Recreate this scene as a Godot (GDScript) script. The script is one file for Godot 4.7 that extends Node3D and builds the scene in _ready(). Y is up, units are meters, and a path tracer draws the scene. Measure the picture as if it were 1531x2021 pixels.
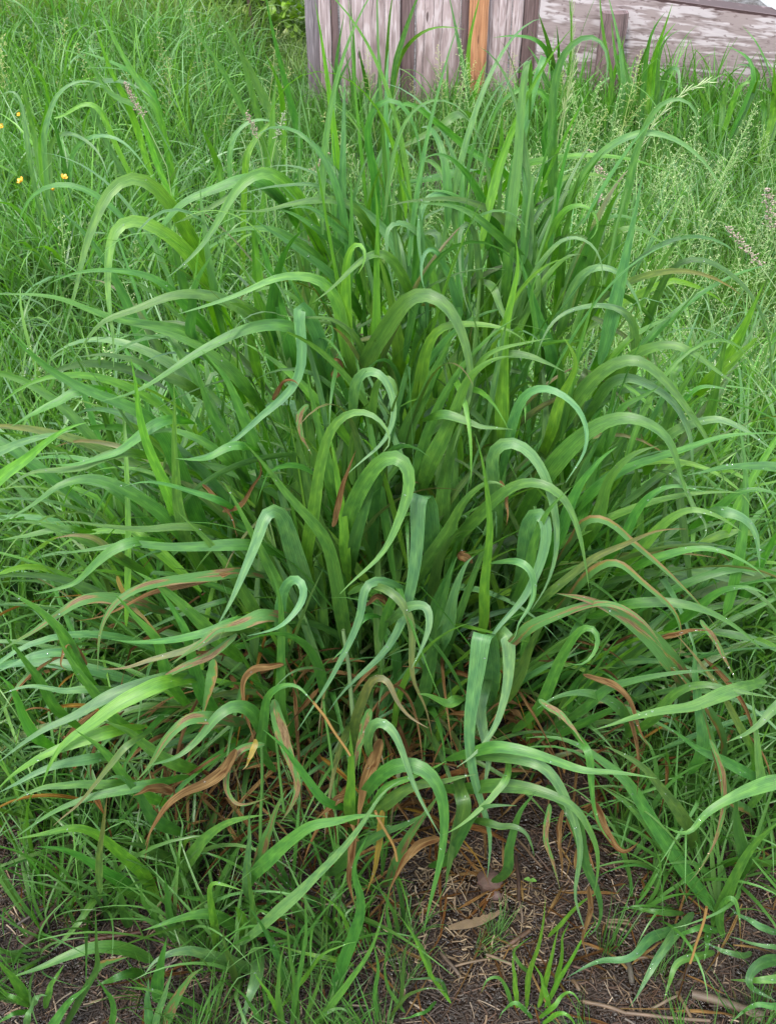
extends Node3D
# A tall clump of broad-bladed grass in a meadow, in front of a weathered board fence, on an overcast day.

const EYE := 1.5
const PITCH := 40.0
const TANF := 0.46631
var rng := RandomNumberGenerator.new()
var cam_at := Vector3(0, EYE, 0)
var fwd := Vector3(0, -sin(deg_to_rad(PITCH)), -cos(deg_to_rad(PITCH)))
var upv := Vector3(0, cos(deg_to_rad(PITCH)), -sin(deg_to_rad(PITCH)))
var M := {}
var names := {}
var drops: Array[Transform3D] = []
var rooted := false                                            # leaves that spring from the soil itself
var hub := false                                               # leaves that a stem of the clump bears
var lump := FastNoiseLite.new()


# ---------------------------------------------------------------- naming and placing
func numbered(called: String) -> String:
	var n: int = names.get(called, 0)
	names[called] = n + 1
	return called if n == 0 else "%s_%03d" % [called, n]

func tag(o: Node3D, label: String, category := "", group := "", kind := "") -> Node3D:
	if label: o.set_meta("label", label)
	if category: o.set_meta("category", category)
	if group: o.set_meta("group", group)
	if kind: o.set_meta("kind", kind)
	return o

func thing(called: String, label: String, category: String, at := Vector3.ZERO, group := "") -> Node3D:
	var o := Node3D.new()
	o.name = numbered(called)
	add_child(o)
	o.position = at
	tag(o, label, category, group)
	return o

func put(called: String, mesh: Mesh, mat: Material, parent: Node3D) -> MeshInstance3D:
	var o := MeshInstance3D.new()
	o.name = numbered(called) if parent == self else called
	o.mesh = mesh
	if mat: o.material_override = mat
	parent.add_child(o, true)
	if parent != self: o.position = -parent.position
	return o

func scatter(called: String, mesh: Mesh, mat: Material, where: Array, tints: Array, parent: Node3D) -> MultiMeshInstance3D:
	var mm := MultiMesh.new()
	mm.transform_format = MultiMesh.TRANSFORM_3D
	mm.use_colors = true
	mm.mesh = mesh
	mm.instance_count = where.size()
	for k in where.size():
		mm.set_instance_transform(k, where[k])
		mm.set_instance_color(k, tints[k])
	var o := MultiMeshInstance3D.new()
	o.name = numbered(called) if parent == self else called
	o.multimesh = mm
	o.material_override = mat
	parent.add_child(o, true)
	o.set_meta("kind", "stuff")
	return o


# ---------------------------------------------------------------- from the photograph's measure to the place
func ray(px: float, py: float) -> Vector3:
	var nx := (px - 765.5) / 1010.5 * TANF
	var ny := (1010.5 - py) / 1010.5 * TANF
	return fwd + Vector3(nx, 0, 0) + upv * ny

func at(px: float, py: float, dist: float) -> Vector3:        # the point `dist` metres ahead; never under the ground
	var r := ray(px, py)
	var t := dist / -r.z
	if r.y < 0: t = minf(t, (EYE - 0.008) / -r.y)
	return cam_at + r * t

func on_ground(px: float, py: float, h := 0.0) -> Vector3:
	var r := ray(px, py)
	return cam_at + r * ((EYE - h) / -r.y)

func reach(py: float) -> float:                               # how far ahead the face of the clump stands
	var k := [[0.0, 1.30], [600.0, 1.17], [1200.0, 1.02], [1700.0, 0.91], [2021.0, 0.70]]
	for i in 4:
		if py < k[i + 1][0] or i == 3:
			return lerpf(k[i][1], k[i + 1][1], clampf((py - k[i][0]) / (k[i + 1][0] - k[i][0]), -0.2, 1.2))
	return 1.0


# ---------------------------------------------------------------- mesh buffers
func buf() -> Dictionary:
	return {"v": PackedVector3Array(), "n": PackedVector3Array(), "t": PackedVector2Array(), "c": PackedColorArray(), "i": PackedInt32Array()}

func commit(b: Dictionary) -> ArrayMesh:
	var a := []
	a.resize(Mesh.ARRAY_MAX)
	a[Mesh.ARRAY_VERTEX] = b.v
	a[Mesh.ARRAY_NORMAL] = b.n
	a[Mesh.ARRAY_TEX_UV] = b.t
	a[Mesh.ARRAY_COLOR] = b.c
	a[Mesh.ARRAY_INDEX] = b.i
	var m := ArrayMesh.new()
	m.add_surface_from_arrays(Mesh.PRIMITIVE_TRIANGLES, a)
	return m

# A leaf: a ribbon along p, w[k] wide, its width lying along s[k]; a shallow channel across, tinted from c0 at its base to c1 at its tip.
func ribbon(b: Dictionary, p: PackedVector3Array, s: PackedVector3Array, w: PackedFloat32Array, c0: Color, c1: Color, across := 4, keel := 0.07, v0 := 0.0, whole := false) -> void:
	var first: int = b.v.size()
	var n := p.size()
	var run := 0.0
	var total := 0.0
	for k in n - 1: total += p[k].distance_to(p[k + 1])
	for k in n:
		if k > 0: run += p[k].distance_to(p[k - 1])
		var t := (p[mini(k + 1, n - 1)] - p[maxi(k - 1, 0)]).normalized()
		var side := (s[k] - t * s[k].dot(t)).normalized()
		var up := side.cross(t)
		var f := run / maxf(total, 1e-5)
		var col := c0.lerp(c1, f * f)
		for j in across + 1:
			var x := 2.0 * j / across - 1.0
			b.v.append(p[k] + side * (x * w[k] * 0.5) + up * (keel * w[k] * (0.5 * x * x + 0.6 * absf(x))))
			b.n.append((up - side * (2.0 * keel * (x + 0.6 * signf(x)))).normalized())
			b.t.append(Vector2(j / float(across), f if whole else v0 + run / 0.45))
			b.c.append(col)
	for k in n - 1:
		for j in across:
			var q := first + k * (across + 1) + j
			b.i.append_array([q, q + across + 1, q + 1, q + 1, q + across + 1, q + across + 2])

func tube(b: Dictionary, p: PackedVector3Array, r0: float, r1: float, c: Color, sides := 6) -> void:
	var first: int = b.v.size()
	var n := p.size()
	for k in n:
		var t := (p[mini(k + 1, n - 1)] - p[maxi(k - 1, 0)]).normalized()
		var a := t.cross(Vector3(0.3, 0.1, 1)).normalized()
		var e := t.cross(a)
		var r := lerpf(r0, r1, k / float(n - 1))
		for j in sides + 1:
			var g := TAU * j / sides
			var o := a * cos(g) + e * sin(g)
			b.v.append(p[k] + o * r)
			b.n.append(o)
			b.t.append(Vector2(j / float(sides), k * 0.2))
			b.c.append(c)
	for k in n - 1:
		for j in sides:
			var q := first + k * (sides + 1) + j
			b.i.append_array([q, q + sides + 1, q + 1, q + 1, q + sides + 1, q + sides + 2])

func add_ball(b: Dictionary, at_: Vector3, r: Vector3, c: Color, rings := 6, seg := 8, rough := 0.0) -> void:
	var first: int = b.v.size()
	for k in rings + 1:
		for j in seg + 1:
			var th := PI * k / rings
			var ph := TAU * j / seg
			var d := Vector3(sin(th) * cos(ph), cos(th), sin(th) * sin(ph))
			var g := 1.0 + rough * lump.get_noise_3dv(d * 90.0 + at_ * 700.0)
			b.v.append(at_ + d * r * g)
			b.n.append((d / r).normalized())
			b.t.append(Vector2(j / float(seg), k / float(rings)))
			b.c.append(c)
	for k in rings:
		for j in seg:
			var q := first + k * (seg + 1) + j
			b.i.append_array([q, q + seg + 1, q + 1, q + 1, q + seg + 1, q + seg + 2])

# the width of a blade at f of its length, 0 at its base and 1 at its tip
func blade(f: float, neck := 0.72, blunt := 0.74) -> float:
	var tip := pow(clampf((1.0 - f) / blunt, 0, 1), 0.86)
	return lerpf(neck, 1.0, smoothstep(0.0, 0.28, f)) * tip * lerpf(0.3, 1.0, smoothstep(-0.01, 0.05, f))

# A leaf that grows from p0 along dir, arching under its own weight.
func grown(b: Dictionary, p0: Vector3, dir: Vector3, length: float, width: float, droop: float, twist: float, c0: Color, c1: Color, segs := 14, across := 2, neck := 0.72) -> void:
	var p := PackedVector3Array()
	var s := PackedVector3Array()
	var w := PackedFloat32Array()
	var q := p0
	var d := dir.normalized()
	var side := d.cross(Vector3.UP)
	if side.length() < 0.12: side = Vector3(cos(twist * 3.0), 0, sin(twist * 3.0))
	side = side.normalized()
	var wob := rng.randf() * TAU
	var bend := rng.randf_range(-0.5, 0.5)
	var kink := rng.randi_range(3, segs) if rng.randf() < 0.28 else -1
	for k in segs + 1:
		var f := k / float(segs)
		p.append(q)
		s.append(side.rotated(d, twist * f))
		w.append(width * blade(f, neck) * (1.0 + 0.04 * sin(f * 9.0 + wob)))
		q += d * (length / segs)
		d = (d + Vector3.DOWN * (droop * (0.35 + 1.6 * f) / segs) + side * (bend / segs)).normalized()
		if k == kink: d = (d + Vector3.DOWN * rng.randf_range(0.4, 1.3) + side * rng.randf_range(-0.5, 0.5)).normalized()
		side = (side - d * side.dot(d)).normalized()
		if q.y < 0.006: q.y = 0.006 + rng.randf() * 0.004
	ribbon(b, p, s, w, c0, c1, across, 0.07, rng.randf())


# ---------------------------------------------------------------- materials
func noise(freq: float, seed_: int, octaves := 3) -> FastNoiseLite:
	var n := FastNoiseLite.new()
	n.seed = seed_
	n.frequency = freq
	n.noise_type = FastNoiseLite.TYPE_SIMPLEX
	n.fractal_octaves = octaves
	return n

func lin(r: float, g: float, b: float) -> Color:
	return Color(r, g, b)

func leaf_images() -> Array:                                   # what a blade's surface is: veins, midrib, pale margins; and their relief
	var a := Image.create(96, 512, false, Image.FORMAT_RGB8)
	var h := Image.create(96, 512, false, Image.FORMAT_RGB8)
	var n1 := noise(0.02, 3)
	var n2 := noise(0.35, 8, 2)
	for x in 96:
		var u := (x + 0.5) / 96.0
		var rib := exp(-pow((u - 0.5) / 0.022, 2))
		var edge := smoothstep(0.045, 0.0, minf(u, 1.0 - u))
		var vein := 0.5 + 0.5 * sin(u * TAU * 9.0 + 1.2 * sin(u * 17.0))
		for y in 512:
			var blot := n1.get_noise_2d(x * 0.6, absf(256.0 - y) * 1.0)
			var fine := n2.get_noise_2d(x * 2.2, absf(256.0 - y) * 0.12)
			var g := 0.80 + 0.10 * (vein - 0.5) + 0.10 * blot + 0.10 * fine + 0.15 * rib + 0.13 * edge
			a.set_pixel(x, y, Color(g + 0.05 * blot + 0.05 * edge + 0.03 * rib, g, g - 0.04 * blot + 0.03 * edge).clamp())
			var e := clampf(0.45 + 0.3 * vein + 0.12 * fine - 0.5 * rib, 0, 1)
			h.set_pixel(x, y, Color(e, e, e))
	return [ImageTexture.create_from_image(a), ImageTexture.create_from_image(h)]

func sick_image(seed_: int, much: float, edge_only: bool, from: float) -> ImageTexture:   # brown and yellow lesions on a green blade
	var a := Image.create(64, 384, false, Image.FORMAT_RGB8)
	var n := noise(0.013, seed_, 3)
	var st := noise(0.25, seed_ + 5, 2)
	for x in 64:
		var u := (x + 0.5) / 64.0
		for y in 384:
			var v := y / 384.0
			var s := st.get_noise_2d(x * 2.0, y * 0.08)
			var k := n.get_noise_2d(x * 2.0, y * 0.62) + much + 0.26 * s
			if edge_only: k = u - 0.66 + 0.22 * n.get_noise_2d(x * 0.5, y) + 0.05 * s
			k -= smoothstep(from, from - 0.3, v) * 0.7
			var green := Color(0.235, 0.375, 0.175) * (0.95 + 0.14 * s)
			var yellow := Color(0.42, 0.40, 0.15) * (0.95 + 0.15 * s)
			var brown := Color(0.27, 0.20, 0.125).lerp(Color(0.43, 0.365, 0.255), clampf(0.45 + 1.5 * s, 0, 1))
			if edge_only: brown = Color(0.40, 0.335, 0.20) * (0.92 + 0.3 * s)
			var c := green.lerp(yellow, smoothstep(-0.03, 0.13, k)).lerp(brown, smoothstep(0.06, 0.24, k))
			c = c.lerp(Color(0.20, 0.13, 0.08), smoothstep(0.0, 0.03, k - 0.09) * smoothstep(0.06, 0.03, k - 0.09) * 0.5)
			c.a = 1
			a.set_pixel(x, y, c.clamp())
	return ImageTexture.create_from_image(a)

func dry_image(seed_: int) -> ImageTexture:
	var a := Image.create(48, 256, false, Image.FORMAT_RGB8)
	var n := noise(0.02, seed_, 3)
	var st := noise(0.3, seed_ + 3, 2)
	for x in 48:
		for y in 256:
			var s := st.get_noise_2d(x * 2.4, y * 0.06)
			var k := n.get_noise_2d(x, y * 0.7)
			var c := Color(0.335, 0.265, 0.165).lerp(Color(0.555, 0.475, 0.325), clampf(0.45 + 0.9 * s + 1.3 * k, 0, 1))
			c = c.lerp(Color(0.25, 0.16, 0.085), clampf(k * 1.8 - 0.1, 0, 0.8))
			a.set_pixel(x, y, c)
	return ImageTexture.create_from_image(a)

func leafy(tex: Texture2D, relief: Texture2D, rough: float, through: Color, tinted := true) -> StandardMaterial3D:
	var m := StandardMaterial3D.new()
	m.albedo_texture = tex
	m.vertex_color_use_as_albedo = tinted
	m.roughness = rough
	m.metallic_specular = 0.48
	m.cull_mode = BaseMaterial3D.CULL_DISABLED
	if relief:
		m.heightmap_enabled = true
		m.heightmap_texture = relief
		m.heightmap_scale = 0.018
	m.backlight_enabled = true
	m.backlight = through
	return m

func plain(c: Color, rough := 0.8, tinted := false) -> StandardMaterial3D:
	var m := StandardMaterial3D.new()
	m.albedo_color = c.linear_to_srgb()
	m.roughness = rough
	m.vertex_color_use_as_albedo = tinted
	m.cull_mode = BaseMaterial3D.CULL_DISABLED
	return m

func wood_image(seed_: int, base: Color, dark: Color, pale: Color, bark: float, arcs: float) -> ImageTexture:
	var a := Image.create(192, 512, false, Image.FORMAT_RGB8)
	var g := noise(0.09, seed_, 4)
	var big := noise(0.011, seed_ + 1, 4)
	var spot := noise(0.028, seed_ + 2, 3)
	for x in 192:
		for y in 512:
			var wav := 6.0 * big.get_noise_2d(x * 0.4, y)
			var s := g.get_noise_2d((x + wav) * 1.4, y * 0.07)
			var k := big.get_noise_2d(x * 1.5, y * 0.8)
			var c := base.lerp(dark, clampf(0.12 + 0.28 * s + 0.50 * k, 0, 0.6))
			c = c.lerp(pale, clampf((spot.get_noise_2d(x * 1.2, y * 0.5) + 0.25 * s - 0.05) * 1.3 * bark, 0, 0.55))
			for q in 3:
				var kx := 30.0 + fmod(seed_ * 37.7 + q * 71.0, 130.0)
				var ky := 60.0 + fmod(seed_ * 91.3 + q * 163.0, 400.0)
				var kd := Vector2((x - kx) / 7.0, (y - ky) / 11.0).length() + 0.35 * s
				c = c.lerp(dark * Color(0.6, 0.55, 0.55), smoothstep(1.0, 0.55, kd) * 0.8)
				c = c.lerp(dark, smoothstep(0.25, 0.0, absf(kd - 1.35)) * 0.35)
			c = c.lerp(dark * Color(0.75, 0.70, 0.66), smoothstep(330.0, 505.0, y + 60.0 * k) * 0.45)
			c = c.lerp(dark * Color(0.5, 0.5, 0.5), smoothstep(0.40, 0.52, g.get_noise_2d((x + wav) * 0.7 + 300.0, y * 0.010)) * 0.55)
			c.a = 1.0
			if arcs > 0.0:
				c = c.lerp(pale, arcs * smoothstep(0.55, 0.95, sin((y * 0.09) + pow((x - 96.0) / 46.0, 2) * 1.3 + 2.0 * k)))
			a.set_pixel(x, y, c)
	return ImageTexture.create_from_image(a)

func materials() -> void:
	var li := leaf_images()
	M.leaf = leafy(li[0], li[1], 0.41, Color(0.80, 0.90, 0.22))
	M.fine = leafy(null, null, 0.38, Color(0.80, 0.90, 0.24))
	M.sick = [leafy(sick_image(11, -0.02, false, 0.45), li[1], 0.5, Color(0.35, 0.4, 0.2), false), leafy(sick_image(27, -0.17, false, 0.2), li[1], 0.5, Color(0.35, 0.4, 0.2), false),
		leafy(sick_image(35, 0.0, true, 0.0), li[1], 0.5, Color(0.4, 0.4, 0.2), false), leafy(sick_image(49, 0.16, false, 0.3), li[1], 0.55, Color(0.3, 0.28, 0.15), false)]
	M.dry = leafy(dry_image(5), li[1], 0.7, Color(0.25, 0.2, 0.12), true)
	M.dry.metallic_specular = 0.15
	for m in M.sick: m.metallic_specular = 0.3
	M.stem = plain(Color.WHITE, 0.45, true)
	M.straw = plain(Color.WHITE, 0.65, true)
	M.drop = StandardMaterial3D.new()
	M.drop.albedo_color = Color(1, 1, 1, 0.0)
	M.drop.roughness = 0.02
	M.drop.refraction_enabled = true
	M.drop.refraction_scale = 0.033


# ---------------------------------------------------------------- leaves with a known course
# pts runs from base to tip; off is how far behind the clump's face the leaf stands, deep how much nearer its tip is than its base.
func tone_of(tone: String) -> Array:
	var j := rng.randf_range(1.28, 1.78)
	if tone in ["y", "o"]: j *= 0.75
	var h := rng.randf_range(-0.012, 0.014)
	match tone:
		"b": return [lin(0.098 + h, 0.240, 0.024) * j, lin(0.092 + h, 0.228, 0.030) * j]
		"g": return [lin(0.074 + h, 0.185, 0.053) * j, lin(0.098 + h, 0.208, 0.085) * j]
		"v": return [lin(0.096 + h, 0.238, 0.024) * j, lin(0.088 + h, 0.200, 0.062) * j]
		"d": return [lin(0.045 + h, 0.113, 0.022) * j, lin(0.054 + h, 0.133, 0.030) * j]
		"t": return [lin(0.067 + h, 0.160, 0.035) * j, lin(0.16, 0.115, 0.05) * j]
		"y": return [lin(0.50, 0.46, 0.42) * j, lin(0.66, 0.60, 0.54) * j]
		"o": return [lin(0.28, 0.21, 0.035) * j, lin(0.24, 0.16, 0.04) * j]
	return [lin(0.057 + h, 0.166, 0.028) * j, lin(0.069 + h, 0.181, 0.034) * j]

func course(pts: Array, off: float, deep: float, n := 26) -> PackedVector3Array:
	var q := PackedVector2Array()
	for k in range(0, pts.size(), 2): q.append(Vector2(pts[k], pts[k + 1]))
	if hub and not rooted:                                       # the blade runs on down towards the stem that bears it
		var back := (q[0] - q[1]).normalized() * 0.7 + (Vector2(760, 1480) - q[0]).normalized() * 0.5
		q.insert(0, q[0] + back * 62.0)
	var mean := 0.0
	for v in q: mean += v.y / q.size()
	var c := Curve2D.new()
	for k in q.size():
		var tan := Vector2.ZERO
		if k > 0 and k < q.size() - 1:
			var a := q[k] - q[k - 1]
			var e := q[k + 1] - q[k]
			tan = (a.normalized() + e.normalized()).normalized() * minf(a.length(), e.length()) * 0.36
		c.add_point(q[k], -tan, tan)
	var total := c.get_baked_length()
	var out := PackedVector3Array()
	for k in n + 1:
		var f := k / float(n)
		var v := c.sample_baked(total * f, true)
		var d := reach(mean) + off + deep * (0.62 - f) + (0.07 * pow(maxf(0.0, 1.0 - f * 4.0), 2) if hub else 0.0)
		if rooted:
			var here := -on_ground(v.x, v.y).z
			d = minf(-on_ground(q[0].x, q[0].y).z - (deep + 0.02) * f, here - 0.035 * sin(PI * minf(f, 0.8)) - 0.004)
		out.append(at(v.x, v.y, d))
	var seed_ := rng.randf() * 900.0
	for k in n + 1:                                              # no blade runs quite true
		var f := k / float(n)
		out[k] += Vector3(lump.get_noise_2d(f * 75.0, seed_), lump.get_noise_2d(f * 75.0, seed_ + 40.0), lump.get_noise_2d(f * 75.0, seed_ + 80.0)) * 0.0035
	for pass_ in 2:
		var s := out.duplicate()
		for k in range(1, n): out[k] = s[k] * 0.5 + (s[k - 1] + s[k + 1]) * 0.25
	return out

func sides_for(p: PackedVector3Array, lie: float, twist: float) -> PackedVector3Array:
	var s := PackedVector3Array()
	var n := p.size()
	var last := Vector3.ZERO
	for k in n:
		var t := (p[mini(k + 1, n - 1)] - p[maxi(k - 1, 0)]).normalized()
		var facing := t.cross((p[k] - cam_at).normalized())
		var flat := t.cross(Vector3.UP)
		if flat.dot(facing) < 0: flat = -flat
		var w := facing * (1.0 - lie) + flat * lie
		w = (w - t * w.dot(t)).normalized()
		if last != Vector3.ZERO and w.dot(last) < 0: w = -w
		w = w.rotated(t, twist * (k / float(n - 1) - 0.35))
		last = w if twist == 0.0 else w.rotated(t, -twist * (k / float(n - 1) - 0.35))
		s.append(w)
	for pass_ in 3:
		var c := s.duplicate()
		for k in range(1, n - 1): s[k] = (c[k] * 0.5 + (c[k - 1] + c[k + 1]) * 0.25).normalized()
	return s

func metres(px: float, p: Vector3) -> float: return px * (p - cam_at).dot(fwd) / 2167.0

func L(parent: Node3D, wide: float, off: float, pts: Array, tone := "n", deep := 0.10, lie := 0.45, twist := 0.0, called := "leaf") -> MeshInstance3D:
	if twist == 0.0: twist = rng.randf_range(-0.55, 0.55)
	var p := course(pts, off, deep)
	var s := sides_for(p, lie * 0.6, twist)
	var w := PackedFloat32Array()
	var n := p.size()
	var wob := rng.randf() * TAU
	var size := metres(wide, p[n / 2]) * (0.85 if called != "leaf" else 1.10)
	for k in n:
		var f := k / float(n - 1)
		w.append(maxf(size * blade(f) * (1.0 + 0.05 * sin(f * 11.0 + wob) + 0.05 * lump.get_noise_2d(f * 500.0, wob * 100.0)), 0.0004))
	var b := buf()
	var mat: Material = M.leaf
	var c: Array = tone_of(tone)
	var whole := false
	if tone.begins_with("s"):
		mat = M.sick[int(tone[1])]
		whole = true
	elif tone == "y": mat = M.dry
	ribbon(b, p, s, w, c[0], c[1], 6, -0.075 if rng.randf() < 0.8 else 0.06, rng.randf(), whole)
	var o := put(called, commit(b), mat, parent)
	var wet := 0.25 + 0.75 * smoothstep(1050.0, 1400.0, float(pts[0]))
	for k in int(wet * 5.0):
		var j := rng.randi_range(4, n - 3)
		var sd := s[j]
		var up := sd.cross((p[j + 1] - p[j - 1]).normalized())
		if up.y < 0: up = -up
		var r := rng.randf_range(0.0005, 0.0012)
		drops.append(Transform3D(Basis.from_scale(Vector3(r, r * 0.8, r)), p[j] + sd * w[j] * rng.randf_range(-0.4, 0.4) + up * (r * 0.6 + 0.0006)))
	return o

func S(parent: Node3D, wide: float, off: float, pts: Array, tint: Color, called := "stem", deep := 0.0) -> void:   # a round stem
	var p := course(pts, off, deep, 12)
	var b := buf()
	tube(b, p, metres(wide, p[0]) * 0.5, metres(wide, p[12]) * 0.42, tint)
	put(called, commit(b), M.stem, parent)


func _ready() -> void:
	rng.seed = 20240611
	lump.seed = 4
	lump.frequency = 0.02
	# camera
	var cam := Camera3D.new()
	cam.name = "camera"
	cam.fov = 50.0
	cam.near = 0.05
	cam.far = 400.0
	cam.position = cam_at
	cam.rotation_degrees = Vector3(-PITCH, 0, 0)
	add_child(cam)
	cam.current = true
	# overcast sky
	var sky_mat := ProceduralSkyMaterial.new()
	sky_mat.sky_top_color = Color(0.88, 0.92, 0.97)
	sky_mat.sky_horizon_color = Color(0.90, 0.915, 0.93)
	sky_mat.sky_curve = 0.25
	sky_mat.ground_bottom_color = Color(0.10, 0.13, 0.08)
	sky_mat.ground_horizon_color = Color(0.40, 0.44, 0.42)
	sky_mat.ground_curve = 0.05
	var sky := Sky.new()
	sky.sky_material = sky_mat
	var env := Environment.new()
	env.background_mode = Environment.BG_SKY
	env.sky = sky
	env.ambient_light_source = Environment.AMBIENT_SOURCE_SKY
	env.tonemap_mode = Environment.TONE_MAPPER_LINEAR
	env.tonemap_exposure = 3.75
	env.sdfgi_enabled = true
	env.ssao_enabled = true
	env.ssil_enabled = true
	var we := WorldEnvironment.new()
	we.name = "overcast_sky"
	we.environment = env
	add_child(we)
	var sun := DirectionalLight3D.new()
	sun.name = "veiled_sun"
	sun.light_energy = 0.5
	sun.light_color = Color(1.0, 0.98, 0.94)
	sun.light_angular_distance = 14.0
	sun.shadow_enabled = true
	sun.rotation_degrees = Vector3(-56, -24, 0)
	add_child(sun)
	materials()
	ground()
	fence()
	beyond_fence()
	meadow()
	clump()
	front_plants()
	litter()
	flowers()
	dew()


# ---------------------------------------------------------------- the setting
func ground_height(x: float, z: float) -> float:
	var near := smoothstep(7.0, 3.0, Vector2(x, z + 2.0).length())
	return near * (0.006 * lump.get_noise_2d(x * 160.0, z * 160.0) + 0.003 * lump.get_noise_2d(x * 900.0, z * 900.0)) - 0.006

func ground() -> void:
	var a := Image.create(512, 512, false, Image.FORMAT_RGB8)
	var r := Image.create(512, 512, false, Image.FORMAT_RGB8)
	var h := Image.create(512, 512, false, Image.FORMAT_RGB8)
	var n1 := noise(0.012, 71, 4)
	var n2 := noise(0.11, 72, 3)
	var n3 := noise(0.05, 73, 2)
	for x in 512:
		for y in 512:
			var k := n1.get_noise_2d(x, y)
			var f := n2.get_noise_2d(x, y)
			var g := n3.get_noise_2d(x * 2.0, y * 0.5)
			var c := Color(0.088, 0.054, 0.034).lerp(Color(0.150, 0.098, 0.064), clampf(0.5 + 0.9 * k + 0.5 * f, 0, 1))
			c = c.lerp(Color(0.21, 0.142, 0.09), smoothstep(0.28, 0.5, g + 0.3 * f) * 0.7)
			a.set_pixel(x, y, c)
			var q := clampf(0.52 + 0.35 * k + 0.25 * f, 0.2, 0.95)
			r.set_pixel(x, y, Color(q, q, q))
			var e := clampf(0.5 + 0.35 * f + 0.3 * k + 0.15 * g, 0, 1)
			h.set_pixel(x, y, Color(e, e, e))
	var m := StandardMaterial3D.new()
	m.albedo_texture = ImageTexture.create_from_image(a)
	m.roughness_texture = ImageTexture.create_from_image(r)
	m.roughness = 1.0
	m.heightmap_enabled = true
	m.heightmap_texture = ImageTexture.create_from_image(h)
	m.heightmap_scale = 0.6
	m.uv1_triplanar = true
	m.uv1_world_triplanar = true
	m.uv1_scale = Vector3(2.6, 2.6, 2.6)
	M.soil = m
	var xs := PackedFloat32Array([-160, -60, -20, -8, -5])
	var zs := PackedFloat32Array([-160, -60, -20, -10, -7])
	for k in 161: xs.append(-3.0 + 6.0 * k / 160.0)
	for k in 171: zs.append(-5.6 + 5.8 * k / 170.0)
	xs.append_array([5, 8, 20, 60, 160])
	zs.append_array([1, 3, 8, 20, 60, 160])
	var b := buf()
	for z in zs:
		for x in xs:
			b.v.append(Vector3(x, ground_height(x, z), z))
			var d := 0.01
			var gx := (ground_height(x + d, z) - ground_height(x - d, z)) / (2 * d)
			var gz := (ground_height(x, z + d) - ground_height(x, z - d)) / (2 * d)
			b.n.append(Vector3(-gx, 1, -gz).normalized())
			b.t.append(Vector2(x, z))
			b.c.append(Color.WHITE)
	for i in zs.size() - 1:
		for j in xs.size() - 1:
			var q := i * xs.size() + j
			b.i.append_array([q, q + 1, q + xs.size(), q + 1, q + xs.size() + 1, q + xs.size()])
	tag(put("ground", commit(b), m, self), "dark brown damp soil under the grass", "", "", "structure")

# A sawn board with eased edges and a slightly bowed face, from x0 to x1, y0 to y1, its face at z.
func board_mesh(x0: float, x1: float, y0: float, y1: float, z: float, thick: float, bow := 0.004, slant := 0.0, waver := 0.004) -> ArrayMesh:
	var b := buf()
	var nx := 10
	var ny := 16
	var sd := rng.randf() * 50.0
	for i in ny + 1:
		var fy := i / float(ny)
		for j in nx + 5:
			var fx := clampf((j - 2) / float(nx), 0, 1)
			var x := lerpf(x0, x1, fx)
			var y := lerpf(y0, y1, fy) + slant * (x - x0) * fy
			if fx == 0.0 or fx == 1.0: x += waver * lump.get_noise_2d(y * 500.0 + sd * 10.0, sd + fx * 90.0)
			var zz := z + bow * (1.0 - pow(2.0 * fx - 1.0, 2)) - 0.004 * float(fx == 0.0 or fx == 1.0) + 0.0015 * lump.get_noise_2d(x * 900.0, y * 300.0 + sd)
			var n := Vector3(0.5 * bow * (2.0 * fx - 1.0) / maxf(x1 - x0, 0.02) * 8.0, 0, 1).normalized()
			if j <= 1: n = Vector3(-1, 0, 0)
			if j >= nx + 3: n = Vector3(1, 0, 0)
			if j == 0 or j == nx + 4: zz = z - thick
			b.v.append(Vector3(x, y, zz))
			b.n.append(n)
			b.t.append(Vector2(fx, 1.0 - fy))
			b.c.append(Color.WHITE)
	var row := nx + 5
	for i in ny:
		for j in row - 1:
			var q := i * row + j
			b.i.append_array([q, q + row, q + 1, q + 1, q + row, q + row + 1])
	var top: int = b.v.size()                                   # the end grain on top
	for j in nx + 1:
		for e in 2:
			var v: Vector3 = b.v[ny * row + 2 + j]
			if e == 1: v.z = z - thick
			b.v.append(v)
			b.n.append(Vector3.UP)
			b.t.append(Vector2(j / float(nx), 0.02 * e))
			b.c.append(Color.WHITE)
	for j in nx:
		var q := top + j * 2
		b.i.append_array([q, q + 1, q + 2, q + 2, q + 1, q + 3])
	return commit(b)

func wood(img: Texture2D, rough := 0.8) -> StandardMaterial3D:
	var m := StandardMaterial3D.new()
	m.albedo_texture = img
	m.roughness = rough
	m.cull_mode = BaseMaterial3D.CULL_DISABLED
	m.heightmap_enabled = true
	m.heightmap_texture = img
	m.heightmap_scale = 0.08
	return m

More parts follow.
